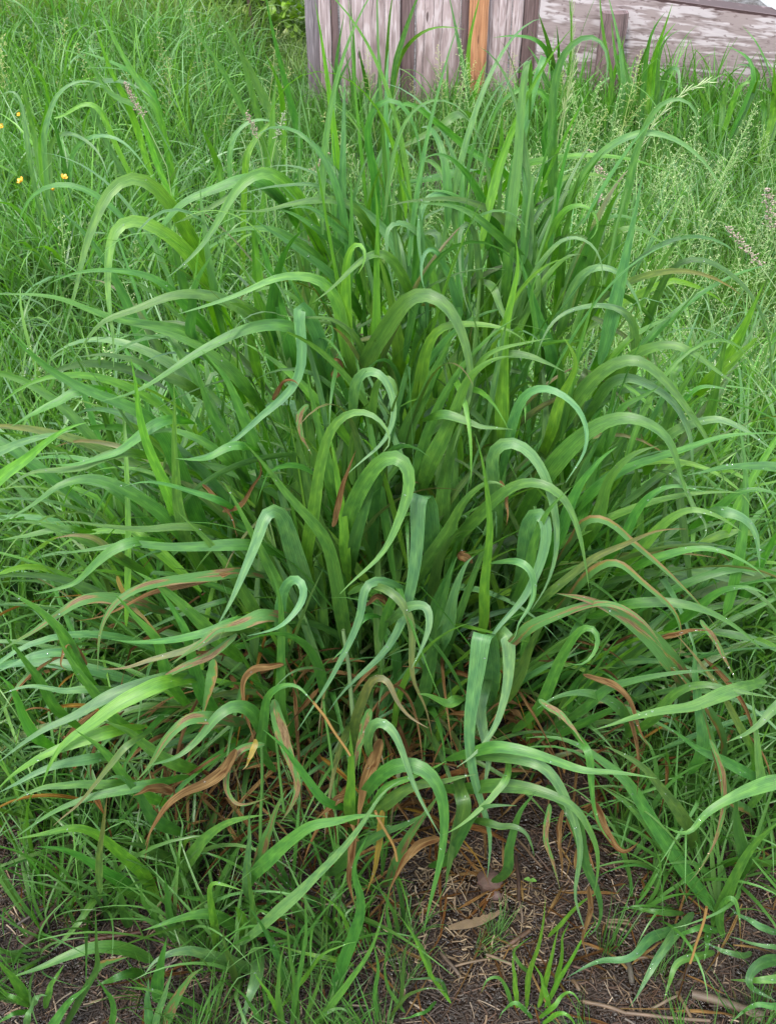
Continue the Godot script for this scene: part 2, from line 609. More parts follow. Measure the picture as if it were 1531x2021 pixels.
func fence() -> void:
	var grey := Color(0.60, 0.535, 0.545)
	var dark := Color(0.40, 0.335, 0.34)
	var pale := Color(0.73, 0.685, 0.705)
	var mats := [wood(wood_image(101, grey, dark, pale, 0.7, 0.0)), wood(wood_image(102, grey, dark, pale, 1.0, 0.0)), wood(wood_image(103, grey, dark, pale, 0.8, 0.4)),
		wood(wood_image(104, Color(0.38, 0.305, 0.31), Color(0.27, 0.21, 0.21), Color(0.48, 0.41, 0.42), 0.4, 0.0)),
		wood(wood_image(105, Color(0.63, 0.44, 0.31), Color(0.47, 0.30, 0.20), Color(0.68, 0.52, 0.40), 0.5, 0.0)),
		wood(wood_image(106, Color(0.44, 0.41, 0.44), Color(0.32, 0.29, 0.31), pale, 0.3, 0.0))]
	var zf := -4.22
	var t := thing("board_fence", "weathered upright board fence with one orange batten, behind the grass", "fence", Vector3(0.1, 0, zf))
	# left and right edge in the photograph, material, how far proud, how tall
	var rows := [[606, 634, 5, -0.03], [633, 655, 0, 0.016], [656, 670, 3, 0.004], [673, 759, 0, -0.006], [760, 788, 1, 0.030], [789, 817, 3, 0.006], [820, 905, 1, -0.010], [907, 920, 3, 0.010], [920, 956, 4, 0.045], [959, 1002, 2, -0.008], [1004, 1023, 1, 0.016], [1025, 1060, 3, 0.0]]
	for r in rows:
		var x0 := at(r[0], 130, -zf).x
		var x1 := at(r[1], 130, -zf).x
		var o := put("board" if r[1] - r[0] > 35 else "batten", board_mesh(x0, x1, -0.02, 0.92 + rng.randf() * 0.05, zf + r[3], 0.022, 0.005 if r[1] - r[0] < 60 else 0.009), mats[r[2]], t)
		if r[2] == 4: tag(o, "orange-brown batten")
	# the low wall of a birch slab lying on its side, right of the fence
	var w := thing("birch_slab_wall", "low wall of a pale flaking birch slab laid on edge", "wall", Vector3(1.2, 0, zf + 0.06))
	var im := Image.create(1024, 256, false, Image.FORMAT_RGB8)
	var n1 := noise(0.011, 301, 4)
	var n2 := noise(0.03, 302, 4)
	var n3 := noise(0.2, 303, 2)
	for x in 1024:
		for y in 256:
			var k := n1.get_noise_2d(x * 0.5, y * 1.1)
			var f := n2.get_noise_2d(x * 0.22, y * 2.0) + 0.4 * n2.get_noise_2d(x * 0.9 + 900, y * 4.0)
			var s := n3.get_noise_2d(x * 0.15, y)
			var c := Color(0.50, 0.445, 0.45).lerp(Color(0.32, 0.265, 0.265), clampf(0.30 + 0.9 * k + 0.35 * s, 0, 1))
			c = c.lerp(Color(0.68, 0.645, 0.665), smoothstep(-0.05, 0.50, 0.6 * f + 0.8 * k + smoothstep(0.6, 0.0, y / 256.0) * 0.30 - 0.06) * 0.8)
			c = c.lerp(Color(0.30, 0.235, 0.24), smoothstep(0.48, 0.62, n2.get_noise_2d(x * 1.2 + 500, y * 2.0)) * 0.5)
			c = c.lerp(Color(0.17, 0.085, 0.09), smoothstep(0.03, 0.015, y / 256.0 - 0.012 * s) * 0.95)
			im.set_pixel(x, y, c)
	var birch := wood(ImageTexture.create_from_image(im), 0.75)
	birch.heightmap_scale = 0.15
	var x0 := at(1059, 100, 4.16).x
	var top := at(1330, 0, 4.16)
	var slope := (at(1531, 27, 4.16).y - top.y) / (at(1531, 27, 4.16).x - top.x)
	put("slab", board_mesh(x0, 2.6, -0.02, top.y - slope * (top.x - x0), zf + 0.05, 0.07, 0.03, slope, 0.0), birch, w)
	var stub := put("stub_post", board_mesh(at(1186, 60, 4.09).x, at(1237, 60, 4.09).x, -0.02, at(1200, 27, 4.09).y, zf + 0.125, 0.035, 0.012), mats[3], w)
	tag(stub, "short grey-brown stake in front of the slab")
	# pale sheets stacked behind the wall
	for q in [[1.30, 0.355, -4.62, 1.5, 0.30, plain(lin(0.16, 0.17, 0.18), 0.5), "grey flat sheet lying behind the birch slab wall", -3.0], [1.78, 0.40, -4.52, 0.9, 0.5, plain(lin(0.60, 0.61, 0.63), 0.4), "white flat sheet leaning on the grey one behind the wall", 4.0]]:
		var bm := BoxMesh.new()
		bm.size = Vector3(q[3], 0.018, q[4])
		var o := put("flat_sheet", bm, q[5], self)
		o.position = Vector3(q[0], q[1], q[2])
		o.rotation_degrees = Vector3(8, q[7] * 4.0, q[7] * 1.2)
		tag(o, q[6], "sheet")

func beyond_fence() -> void:                                    # light bushes and dead twigs at the top left, behind the meadow
	var lb := buf()
	var side := PackedVector3Array()
	var p := PackedVector3Array()
	var w := PackedFloat32Array()
	for k in 6:
		var f := k / 5.0
		p.append(Vector3(0, f * 0.05, 0.012 * sin(f * 3.0)))
		side.append(Vector3(1, 0, 0))
		w.append(0.034 * sin(PI * clampf(f * 0.96 + 0.03, 0, 1)))
	ribbon(lb, p, side, w, Color.WHITE, Color.WHITE, 2, 0.12)
	var leaf := commit(lb)
	var spots := [[-1.02, -5.2, 0.40, 0.55, "low lime-green bush left of the board fence"], [-0.55, -5.0, 0.32, 0.50, "lime-green bush right beside the fence's left end"], [-1.75, -5.5, 0.42, 0.40, "pale green weedy bush behind the long grass, farther left"], [-2.35, -5.9, 0.5, 0.45, "pale yellow-green bush at the far left edge of the meadow"]]
	for q in spots:
		var t := thing("leafy_bush", q[4], "bush", Vector3(q[0], 0, q[1]), "bushes behind the meadow")
		var sb := buf()
		for k in 7:
			var a := TAU * k / 7.0 + rng.randf()
			tube(sb, PackedVector3Array([Vector3(q[0], 0, q[1]), Vector3(q[0] + cos(a) * 0.1, q[3] * 0.5, q[1] + sin(a) * 0.1), Vector3(q[0] + cos(a) * q[2] * 0.7, q[3] * 0.95, q[1] + sin(a) * q[2] * 0.6)]), 0.006, 0.002, lin(0.10, 0.08, 0.05), 5)
		put("stem", commit(sb), M.stem, t)
		var where: Array = []
		var tint: Array = []
		for k in 1500:
			var a := rng.randf() * TAU
			var hgt := rng.randf()
			var rr: float = q[2] * sqrt(rng.randf()) * (0.55 + 0.6 * sin(PI * (0.15 + 0.75 * hgt)))
			var c := Vector3(cos(a) * rr, 0.03 + hgt * q[3] * (1.0 + 0.35 * lump.get_noise_2d(a * 60.0, q[0] * 100.0)), sin(a) * rr * 0.8)
			if lump.get_noise_3dv(c * 330.0 + Vector3(q[0], 0, 0) * 100.0) < -0.12: continue
			where.append(Transform3D(Basis.from_euler(Vector3(rng.randf_range(0.2, 1.9), rng.randf() * TAU, rng.randf_range(-0.5, 0.5))).scaled(Vector3.ONE * rng.randf_range(0.6, 1.3)), c))
			var j := rng.randf_range(0.75, 1.2)
			tint.append(lin(0.20, 0.34, 0.055) * j if rng.randf() < 0.8 else lin(0.30, 0.38, 0.12) * j)
		scatter("foliage", leaf, M.fine, where, tint, t)
	for q in [[255, 60, 30, "thin dark upright dead twig at the meadow's far edge"], [500, 60, 10, "reddish dead twig standing before the lime-green bushes"]]:
		var g := at(q[0], q[1], 4.7)
		var b := buf()
		tube(b, PackedVector3Array([Vector3(g.x + 0.02, 0, g.z), Vector3(g.x + 0.01, g.y * 0.6, g.z), Vector3(g.x, g.y, g.z), Vector3(g.x - 0.03, g.y + 0.3, g.z)]), 0.010, 0.006, lin(0.06, 0.04, 0.035))
		tag(put("dead_twig", commit(b), M.stem, self), q[3], "twig")


# ---------------------------------------------------------------- the meadow
func tuft_mesh(seed_: int, blades: int, spread: float, len0: float, len1: float, wid0: float, wid1: float, lean: float, droop: float, across: int, segs: int) -> ArrayMesh:
	rng.seed = seed_
	var b := buf()
	for k in blades:
		var a := rng.randf() * TAU
		var r := spread * sqrt(rng.randf())
		var out := Vector3(cos(a), 0, sin(a))
		var g := rng.randf_range(0.75, 1.25)
		var c := lin(g * rng.randf_range(0.85, 1.2), g, g * rng.randf_range(0.8, 1.2))
		if rng.randf() < 0.05: c = lin(2.6, 1.25, 1.4) * g
		grown(b, out * r, Vector3.UP + out * rng.randf() * lean + Vector3(rng.randf_range(-1, 1), 0, rng.randf_range(-1, 1)) * lean * 0.4, rng.randf_range(len0, len1), rng.randf_range(wid0, wid1), droop * rng.randf_range(0.3, 1.3), rng.randf_range(-1.6, 1.6), c * 0.92, c * 1.1, segs, across, 0.8)
	return commit(b)

func panicle(b: Dictionary, p0: Vector3, p1: Vector3, head: float, n: int, size: float, stalk: Color, grain: Color, spread := 0.28) -> void:
	var bend := Vector3(rng.randf_range(-1, 1), 0, rng.randf_range(-1, 1)) * 0.04
	var pts := PackedVector3Array()
	for k in 7:
		var f := k / 6.0
		pts.append(p0.lerp(p1, f) + bend * f * f)
	tube(b, pts, 0.0011, 0.0006, stalk, 4)
	for k in n:
		var f := k / float(n)
		var root := pts[6].lerp(pts[3], f * head * 2.0)
		var a := k * 2.4 + rng.randf()
		var out := Vector3(cos(a), rng.randf_range(0.3, 1.1), sin(a)).normalized()
		var ln := (p1 - p0).length() * spread * head * (0.25 + 0.75 * f) * rng.randf_range(0.5, 1.1)
		var tip := root + out * ln + Vector3.DOWN * ln * 0.15
		tube(b, PackedVector3Array([root, root.lerp(tip, 0.55) + Vector3.UP * ln * 0.06, tip]), 0.0005, 0.0003, stalk, 3)
		for q in 4:
			var c := root.lerp(tip, 0.45 + 0.55 * q / 3.0) + Vector3(rng.randf_range(-1, 1), rng.randf_range(-1, 1), rng.randf_range(-1, 1)) * size * 1.2
			var d := (out + Vector3(rng.randf_range(-0.6, 0.6), rng.randf_range(-0.8, 0.4), rng.randf_range(-0.6, 0.6))).normalized()
			var g := grain * rng.randf_range(0.75, 1.2)
			var side := d.cross(Vector3(0.2, 0.5, 0.8)).normalized()
			var up := side.cross(d)
			var first: int = b.v.size()
			for e in [-d * size, side * size * 0.36, up * size * 0.3, -side * size * 0.36, -up * size * 0.3, d * size]:
				b.v.append(c + e)
				b.n.append((e as Vector3).normalized())
				b.t.append(Vector2(0.5, 0.5))
				b.c.append(g)
			for e in [[0, 2, 1], [0, 3, 2], [0, 4, 3], [0, 1, 4], [5, 1, 2], [5, 2, 3], [5, 3, 4], [5, 4, 1]]:
				b.i.append_array([first + e[0], first + e[1], first + e[2]])

func bare(x: float, z: float) -> bool:                           # where no meadow grass stands: under the clump and on the soil in front
	if pow(x / 0.46, 2) + pow((z + 1.20) / 0.32, 2) < 1.0: return true
	var edge := -1.02 + 0.07 * lump.get_noise_2d(x * 130.0, 7.0)
	if x < -0.40: edge += 0.03
	if x > 0.42: edge -= 0.05
	return z > edge or z < -4.17 and x > -0.32

func meadow() -> void:
	var fine: Array = []
	for k in 6: fine.append(tuft_mesh(500 + k, 22, 0.035, 0.14, 0.33, 0.0028, 0.0058, 0.35, 0.9, 2, 6))
	var mid: Array = []
	for k in 6: mid.append(tuft_mesh(600 + k, 10, 0.030, 0.24, 0.46, 0.0065, 0.0130, 0.5, 2.0, 2, 11))
	var broad: Array = []
	for k in 6: broad.append(tuft_mesh(700 + k, 7, 0.025, 0.30, 0.58, 0.010, 0.017, 0.4, 1.5, 2, 12))
	rng.seed = 77
	var put_in := [[], [], [], [], [], [], [], [], [], [], [], [], [], [], [], [], [], []]
	var tints := [[], [], [], [], [], [], [], [], [], [], [], [], [], [], [], [], [], []]
	for k in 30000:
		var z := -0.72 - 5.6 * pow(rng.randf(), 0.8)
		var x := rng.randf_range(-1, 1) * (0.55 + 0.62 * -z)
		if bare(x, z): continue
		var back := smoothstep(-2.5, -3.4, z)
		var left := smoothstep(-0.1, -0.5, x)
		var right := smoothstep(0.2, 0.6, x)
		var patch := lump.get_noise_2d(x * 60.0, z * 60.0)
		var kind := 0
		var u := rng.randf()
		var pb := 0.014 + 0.07 * back + 0.13 * left * smoothstep(-1.7, -2.4, z) * (1.0 - 0.75 * smoothstep(-4.2, -4.9, z)) + 0.03 * right * smoothstep(-1.9, -1.3, z)
		var pm := 0.08 + 0.14 * back + 0.20 * smoothstep(-1.9, -1.2, z) + 0.55 * left + 0.15 * right
		if u < pb: kind = 2
		elif u < pb + pm: kind = 1
		elif rng.randf() < 0.40 + 0.32 * left: continue
		if kind == 0 and rng.randf() < 0.45 * left: kind = 1
		if kind == 1 and rng.randf() < 0.18 * left: kind = 2
		var size := rng.randf_range(0.7, 1.2) * (1.0 + 0.25 * patch)
		if kind == 2: size *= 0.8
		if z > -1.25: size *= 0.72
		size *= lerpf(1.0, 0.62, smoothstep(-1.7, -2.4, z) * smoothstep(-0.55, -0.15, x / maxf(-z, 0.5) * 2.2))
		if z < -3.1 and x > -0.5: size *= lerpf(0.60, 0.78, smoothstep(0.5, 0.9, x)) * (0.85 if kind == 2 else 1.0)
		if kind == 0: size *= lerpf(0.85, 1.15, left)
		var lean := Vector3(rng.randf_range(-0.2, 0.2) - 0.28 * left * back, 0, rng.randf_range(-0.2, 0.2))
		var basis := Basis(Vector3(lean.z, 0, -lean.x).normalized() if lean.length() > 0.01 else Vector3.RIGHT, lean.length()) * Basis(Vector3.UP, rng.randf() * TAU)
		var slot := kind * 6 + rng.randi() % 6
		put_in[slot].append(Transform3D(basis.scaled(Vector3(size, size * rng.randf_range(0.9, 1.15), size)), Vector3(x, ground_height(x, z) - 0.004, z)))
		var j := rng.randf_range(0.82, 1.2)
		var c := lin(0.090, 0.215, 0.036) if kind == 0 else lin(0.076, 0.190, 0.042)
		if right > 0.3 and z < -1.5 and kind == 0: c = lin(0.120, 0.255, 0.045)
		if kind > 0 and rng.randf() < 0.22: c = lin(0.105, 0.215, 0.085)
		if kind > 0 and rng.randf() < 0.25: c = lin(0.105, 0.245, 0.034)
		if z < -4.4: c = c.lerp(lin(0.17, 0.24, 0.08), 0.6)
		tints[slot].append(c * j * (1.0 + 0.25 * patch))
	for q in [[44, -0.56, 0.0, -1.03, -0.76, 6, 0.35, 0.72], [24, -0.34, 0.06, -0.84, -0.64, 0, 0.30, 0.62], [55, 0.36, 0.78, -1.14, -0.86, 6, 0.4, 0.8], [16, 0.42, 0.8, -1.2, -0.9, 12, 0.35, 0.6], [14, 0.10, 0.55, -0.84, -0.66, 0, 0.25, 0.45], [14, -0.62, -0.2, -1.05, -0.72, 0, 0.35, 0.7], [110, 0.45, 1.1, -2.1, -1.15, 12, 0.4, 0.8], [90, -1.1, -0.45, -2.1, -1.1, 12, 0.4, 0.75]]:   # low shoots on the soil and wet broad leaves at either side
		for k in q[0]:
			var x := rng.randf_range(q[1], q[2])
			var z := rng.randf_range(q[3], q[4])
			var slot: int = q[5] + rng.randi() % 6
			put_in[slot].append(Transform3D(Basis.from_euler(Vector3(rng.randf_range(-0.3, 0.5), rng.randf() * TAU, rng.randf_range(-0.4, 0.4))).scaled(Vector3.ONE * rng.randf_range(q[6], q[7])), Vector3(x, -0.004, z)))
			tints[slot].append((lin(0.070, 0.185, 0.034) if rng.randf() < 0.7 else lin(0.095, 0.21, 0.055)) * rng.randf_range(0.75, 1.15))
	for k in 420:                                                # weeds along the foot of the fence and the slab
		var x := rng.randf_range(-0.45, 1.7)
		var z := rng.randf_range(-4.14, -3.7)
		var slot := (6 if rng.randf() < 0.7 else 0) + rng.randi() % 6
		var size := rng.randf_range(0.25, 0.60) * (1.1 if x > 0.55 else 1.0)
		put_in[slot].append(Transform3D(Basis(Vector3.UP, rng.randf() * TAU).scaled(Vector3.ONE * size), Vector3(x, -0.004, z)))
		tints[slot].append(lin(0.085, 0.205, 0.04) * rng.randf_range(0.75, 1.2))
		if rng.randf() < (0.45 if x > 0.5 else 0.14):
			slot = 12 + rng.randi() % 6
			put_in[slot].append(Transform3D(Basis(Vector3.UP, rng.randf() * TAU).scaled(Vector3.ONE * rng.randf_range(0.38, 0.80) * (1.0 if x > 0.5 else 0.8)), Vector3(x, -0.004, z + 0.1)))
			tints[slot].append(lin(0.08, 0.21, 0.032) * rng.randf_range(0.75, 1.3))

	var turf := Node3D.new()
	turf.name = "meadow_grass"
	add_child(turf)
	tag(turf, "green meadow grass growing round the tall clump as far as the fence", "grass", "", "stuff")
	for k in 18:
		scatter(["fine_blades", "middling_blades", "broad_blades"][k / 6], ([fine, mid, broad][k / 6] as Array)[k % 6], M.fine, put_in[k], tints[k], turf)
	# pale flowering heads too many to count
	var heads: Array = []
	for k in 4:
		var b := buf()
		rng.seed = 900 + k
		panicle(b, Vector3.ZERO, Vector3(rng.randf_range(-0.05, 0.05), rng.randf_range(0.36, 0.46), rng.randf_range(-0.05, 0.05)), 0.42, 26, 0.0019, lin(0.16, 0.27, 0.08), lin(0.40, 0.46, 0.22), 0.30)
		heads.append(commit(b))
	rng.seed = 78
	var bent := Node3D.new()
	bent.name = "flowering_grass"
	add_child(bent)
	tag(bent, "haze of tiny pale green seed heads over the meadow", "grass", "", "stuff")
	for k in 4:
		var where: Array = []
		var tint: Array = []
		for q in 120:
			var x: float
			var z: float
			if q < 45:
				x = rng.randf_range(0.28, 1.45)
				z = rng.randf_range(-3.2, -1.55)
				if x > 0.36 * -z + 0.25: continue
			elif q < 85:
				x = rng.randf_range(-2.4, -0.9)
				z = rng.randf_range(-5.8, -3.3)
			else:
				x = rng.randf_range(-1.3, 1.2)
				z = rng.randf_range(-3.8, -1.7)
			if bare(x, z): continue
			where.append(Transform3D(Basis.from_euler(Vector3(rng.randf_range(-0.55, 0.55), rng.randf() * TAU, rng.randf_range(-0.55, 0.55))).scaled(Vector3.ONE * rng.randf_range(0.5, 1.15)), Vector3(x, 0, z)))
			tint.append((lin(1, 1, 1) if z > -3.3 else lin(1.25, 1.0, 0.9)) * rng.randf_range(0.8, 1.2))
		scatter("seed_heads", heads[k], M.stem, where, tint, bent)
	# broad tufts that stand out against the boards and over the back of the meadow: each its own plant
	rng.seed = 79
	tuft("broad grass tuft in front of the pale board, one leaf bowed over to the right", 765, 200, 3.95, [[12, 776, 140, 800, 60, 838, -40], [11, 772, 190, 785, 120, 815, 75, 860, 52, 918, 58], [8, 762, 160, 766, 60, 778, -30]])
	tuft("forked pair of upright blades before the orange batten", 926, 190, 3.95, [[10, 923, 175, 905, 90, 884, -20], [10, 924, 175, 925, 85, 950, -20], [9, 935, 190, 947, 150, 960, 120]])
	tuft("thin upright grass tuft at the left end of the boards", 695, 210, 3.9, [[9, 698, 190, 699, 90, 692, 8], [9, 662, 190, 664, 120, 680, 25], [10, 730, 190, 715, 130, 708, 92], [8, 655, 200, 668, 160, 700, 100], [9, 745, 200, 750, 130, 742, 70]])
	tuft("broad grass tuft with a flat bent leaf before the brown board", 1090, 200, 3.85, [[14, 1098, 170, 1085, 100, 1061, 26], [12, 1095, 150, 1070, 85, 1020, 70, 972, 75], [12, 1088, 190, 1060, 120, 1040, 90], [10, 1120, 180, 1128, 90, 1124, -10], [8, 1103, 150, 1101, 90, 1097, 50]])
	tuft("tallest bright tuft in front of the short stake", 1215, 210, 3.75, [[10, 1232, 200, 1222, 90, 1196, -20], [9, 1212, 170, 1190, 70, 1182, -30], [11, 1238, 200, 1215, 120, 1206, 40], [9, 1200, 190, 1215, 130, 1232, 70], [10, 1248, 210, 1230, 110, 1225, 70]])
	tuft("tall forked tuft against the middle of the birch slab", 1275, 210, 3.7, [[12, 1268, 190, 1275, 110, 1288, 55, 1312, 25], [12, 1280, 190, 1287, 120, 1310, 60, 1326, 8], [12, 1290, 190, 1298, 90, 1320, 60, 1332, 45], [10, 1296, 200, 1300, 110, 1315, 70, 1342, 58], [12, 1300, 180, 1315, 140, 1337, 131, 1340, 160, 1338, 185], [11, 1262, 200, 1262, 130, 1285, 75]])
	tuft("broad grass tuft before the right part of the birch slab", 1430, 220, 3.6, [[12, 1425, 220, 1430, 180, 1438, 140], [12, 1440, 220, 1450, 190, 1462, 165, 1510, 160], [10, 1486, 170, 1480, 120, 1432, 90], [10, 1495, 170, 1490, 135, 1450, 128], [12, 1400, 230, 1385, 190, 1375, 170], [11, 1470, 230, 1485, 180, 1500, 140]])
	tuft("bright broad tuft at the photograph's right edge beside the slab", 1520, 210, 3.55, [[16, 1527, 230, 1528, 170, 1526, 122], [10, 1510, 220, 1500, 180, 1508, 150], [12, 1540, 220, 1530, 190, 1490, 175]])
	tuft("long coarse blades leaning left at the back of the meadow", 545, 270, 3.1, [[17, 545, 250, 495, 140, 440, 40, 405, -30], [15, 600, 300, 560, 150, 530, 20, 520, -30], [14, 520, 270, 500, 190, 470, 90, 455, 30], [13, 560, 260, 555, 180, 520, 100], [14, 505, 260, 470, 200, 430, 120, 350, 20]])
	tuft("coarse drooping wet blades left of the long leaning ones", 330, 250, 2.7, [[14, 330, 240, 260, 140, 215, 60, 185, -20], [14, 285, 300, 255, 210, 215, 130, 180, 20], [12, 320, 200, 280, 160, 240, 130, 150, 100], [12, 300, 210, 220, 190, 170, 110, 110, 95], [13, 160, 190, 200, 160, 260, 165, 300, 195], [12, 215, 260, 180, 200, 110, 240, 80, 220]])
	tuft("grey-green arching blades at the left edge of the meadow", 60, 330, 2.5, [[11, 75, 300, 45, 170, 10, 90, -10, 60], [10, 70, 300, 100, 180, 60, 120, 5, 60], [12, 80, 290, 110, 190, 160, 155, 210, 170], [11, 60, 330, 30, 170, -10, 200], [10, 90, 310, 120, 260, 190, 290, 215, 350], [9, 140, 400, 110, 250, 60, 110], [10, 130, 330, 170, 270, 240, 275, 300, 350]])
	tuft("tall broad upright blades in the middle of the back meadow", 440, 350, 2.5, [[14, 437, 340, 420, 300, 395, 245], [15, 535, 310, 540, 200, 545, 155], [14, 480, 330, 500, 280, 555, 220], [11, 450, 330, 470, 250, 530, 235, 570, 262], [12, 310, 330, 280, 230, 262, 160]])

func tuft(label: String, px: float, py: float, far: float, blades: Array) -> void:
	var t := thing("grass_tuft", label, "grass tuft", Vector3((at(px, py, far)).x, 0, -far), "broad tufts at the back of the meadow")
	var foot := Vector3((at(px, py, far)).x, 0, -far)
	for q in blades:
		var pts: Array = q.slice(1)
		var mean := 0.0
		for k in range(1, pts.size(), 2): mean += pts[k] / (pts.size() / 2.0)
		var p := PackedVector3Array()
		var first := at(pts[0], pts[1], far)
		p.append(foot + Vector3(rng.randf_range(-0.02, 0.02), 0, rng.randf_range(-0.02, 0.02)))
		p.append(Vector3(lerpf(foot.x, first.x, 0.6), first.y * 0.5, -far))
		var o := far - mean * 0.0
		var up := course(pts, o - reach(mean), rng.randf_range(-0.05, 0.15), 16)
		p.append_array(up)
		for pass_ in 3:
			var c := p.duplicate()
			for k in range(1, p.size() - 1): p[k] = c[k] * 0.5 + (c[k - 1] + c[k + 1]) * 0.25
		var w := PackedFloat32Array()
		var size := metres(q[0], p[8])
		for k in p.size(): w.append(maxf(size * blade(k / float(p.size() - 1)), 0.0005))
		var b := buf()
		var c: Array = tone_of(["n", "n", "b", "g"][rng.randi() % 4])
		ribbon(b, p, sides_for(p, 0.3, rng.randf_range(-0.4, 0.4)), w, c[0], c[1], 4, -0.07, rng.randf())
		put("leaf", commit(b), M.leaf, t)


# ---------------------------------------------------------------- the tall clump
func clump() -> void:
	rng.seed = 1001
	var t := thing("tall_grass_clump", "tall bushy clump of broad arching green grass filling the picture's middle", "grass clump", Vector3(0, 0, -1.2))
	hub = true
	clump_top(t)
	clump_middle(t)
	clump_left(t)
	clump_right(t)
	clump_front(t)
	hub = false
	clump_withered(t)
	clump_fill(t)

func clump_top(t: Node3D) -> void:
	L(t, 23, .03, [1096,470, 1093,377, 1088,197, 1109,109, 1142,76, 1178,66, 1197,92, 1200,132, 1191,174], "g", .10, .1, 0.2)
	L(t, 22, .02, [1000,560, 1010,400, 1018,330, 1025,252, 1035,164, 1041,112, 1045,95, 1049,112, 1050,170, 1046,240, 1040,300], "n", -.13, .1)
	L(t, 19, .12, [1098,480, 1095,373, 1083,321, 1089,233, 1084,195, 1068,178, 1047,172, 1011,181, 982,210, 965,259, 953,340], "n", .05, .5)
	L(t, 21, .05, [1195,560, 1215,460, 1236,372, 1243,331, 1262,272, 1279,233, 1308,200, 1337,192, 1364,203, 1377,233, 1377,262], "g", .08, .15, 0.2)
	L(t, 19, .06, [1052,500, 1105,420, 1178,308, 1227,274, 1259,262, 1292,262, 1334,275, 1370,301, 1400,337, 1425,375, 1442,405], "g", .06, .3, 0.2)
	L(t, 13, .10, [1018,335, 1034,321, 1102,311, 1161,305, 1227,308, 1276,321, 1331,346], "b", .04, .5)
	L(t, 13, .10, [1060,372, 1109,354, 1161,344, 1200,354, 1236,373], "b", .03, .6)
	L(t, 19, .05, [1058,560, 1080,478, 1112,416, 1142,404, 1171,416, 1182,442, 1178,462, 1166,472], "b", .06, .5)
	L(t, 17, .07, [1120,580, 1140,530, 1168,470, 1184,442, 1204,427, 1246,429, 1269,442, 1285,464], "n", .05, .5)
	L(t, 17, .09, [1172,560, 1187,500, 1213,461, 1236,450, 1269,455, 1300,475, 1345,492], "n", .02, .5)
	L(t, 12, .00, [1015,640, 1044,550, 1083,494, 1109,471, 1142,468, 1168,478, 1184,504, 1190,545, 1183,572], "g", .05, .6)
	L(t, 29, .08, [969,640, 969,500, 969,400, 976,355, 991,327, 1010,316], "n", .05, .3)
	L(t, 23, .03, [1005,520, 975,440, 953,398, 930,359, 906,328, 878,307, 849,306, 834,316], "n", .12, .4)
	L(t, 25, .00, [1045,600, 1038,525, 1013,492, 974,458, 935,424, 900,407, 860,402, 815,398], "n", .10, .5)
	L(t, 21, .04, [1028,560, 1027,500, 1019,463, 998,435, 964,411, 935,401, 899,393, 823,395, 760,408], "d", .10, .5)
	L(t, 19, .05, [738,620, 739,495, 742,359, 734,312, 720,265, 723,236, 736,207, 755,189, 772,187, 791,200, 802,212, 815,241, 828,296, 830,348, 831,395], "n", .08, .3)
	L(t, 15, .09, [1000,345, 956,317, 925,299, 883,262, 854,239, 825,213, 797,202, 782,208, 771,226, 770,267, 776,300, 779,322], "n", .10, .4)
	L(t, 15, .02, [795,640, 790,540, 780,470, 773,398, 778,345, 789,302], "g", .05, .3)
	L(t, 16, .04, [818,600, 822,490, 818,430, 805,385, 785,336], "n", .03, .3)
	L(t, 14, .02, [910,410, 880,383, 862,377, 841,393, 831,427, 828,477, 831,529, 838,575], "g", .07, .5)
	L(t, 14, .01, [950,580, 940,480, 928,440, 914,437, 906,455, 904,500, 909,550, 918,595, 928,620], "g", .10, .4)
	L(t, 15, .02, [890,560, 860,500, 830,462, 805,442, 780,435, 765,445, 761,465, 764,500, 770,545, 778,590], "g", .09, .6)
	L(t, 16, .00, [905,600, 885,540, 870,510, 857,489, 845,490, 836,510, 831,540, 834,565, 838,577], "g", .08, .4)
	L(t, 20, .06, [1004,585, 970,500, 938,420, 905,385, 870,372, 835,375], "n", .06, .5)
	L(t, 17, .13, [925,330, 890,345, 850,352, 800,360, 755,380], "n", .02, .5)
	L(t, 16, .12, [905,225, 870,250, 835,268, 790,292, 750,318], "n", .02, .4)
	L(t, 17, .10, [1105,560, 1112,470, 1130,400, 1150,330], "n", .02, .3)
	L(t, 16, .11, [1078,330, 1070,270, 1085,230, 1100,180], "n", .02, .3)
	L(t, 13, .10, [975,330, 985,300, 992,250, 988,205], "b", .02, .3)
	L(t, 20, .08, [1040,520, 1075,430, 1090,400, 1125,340], "d", .03, .3)

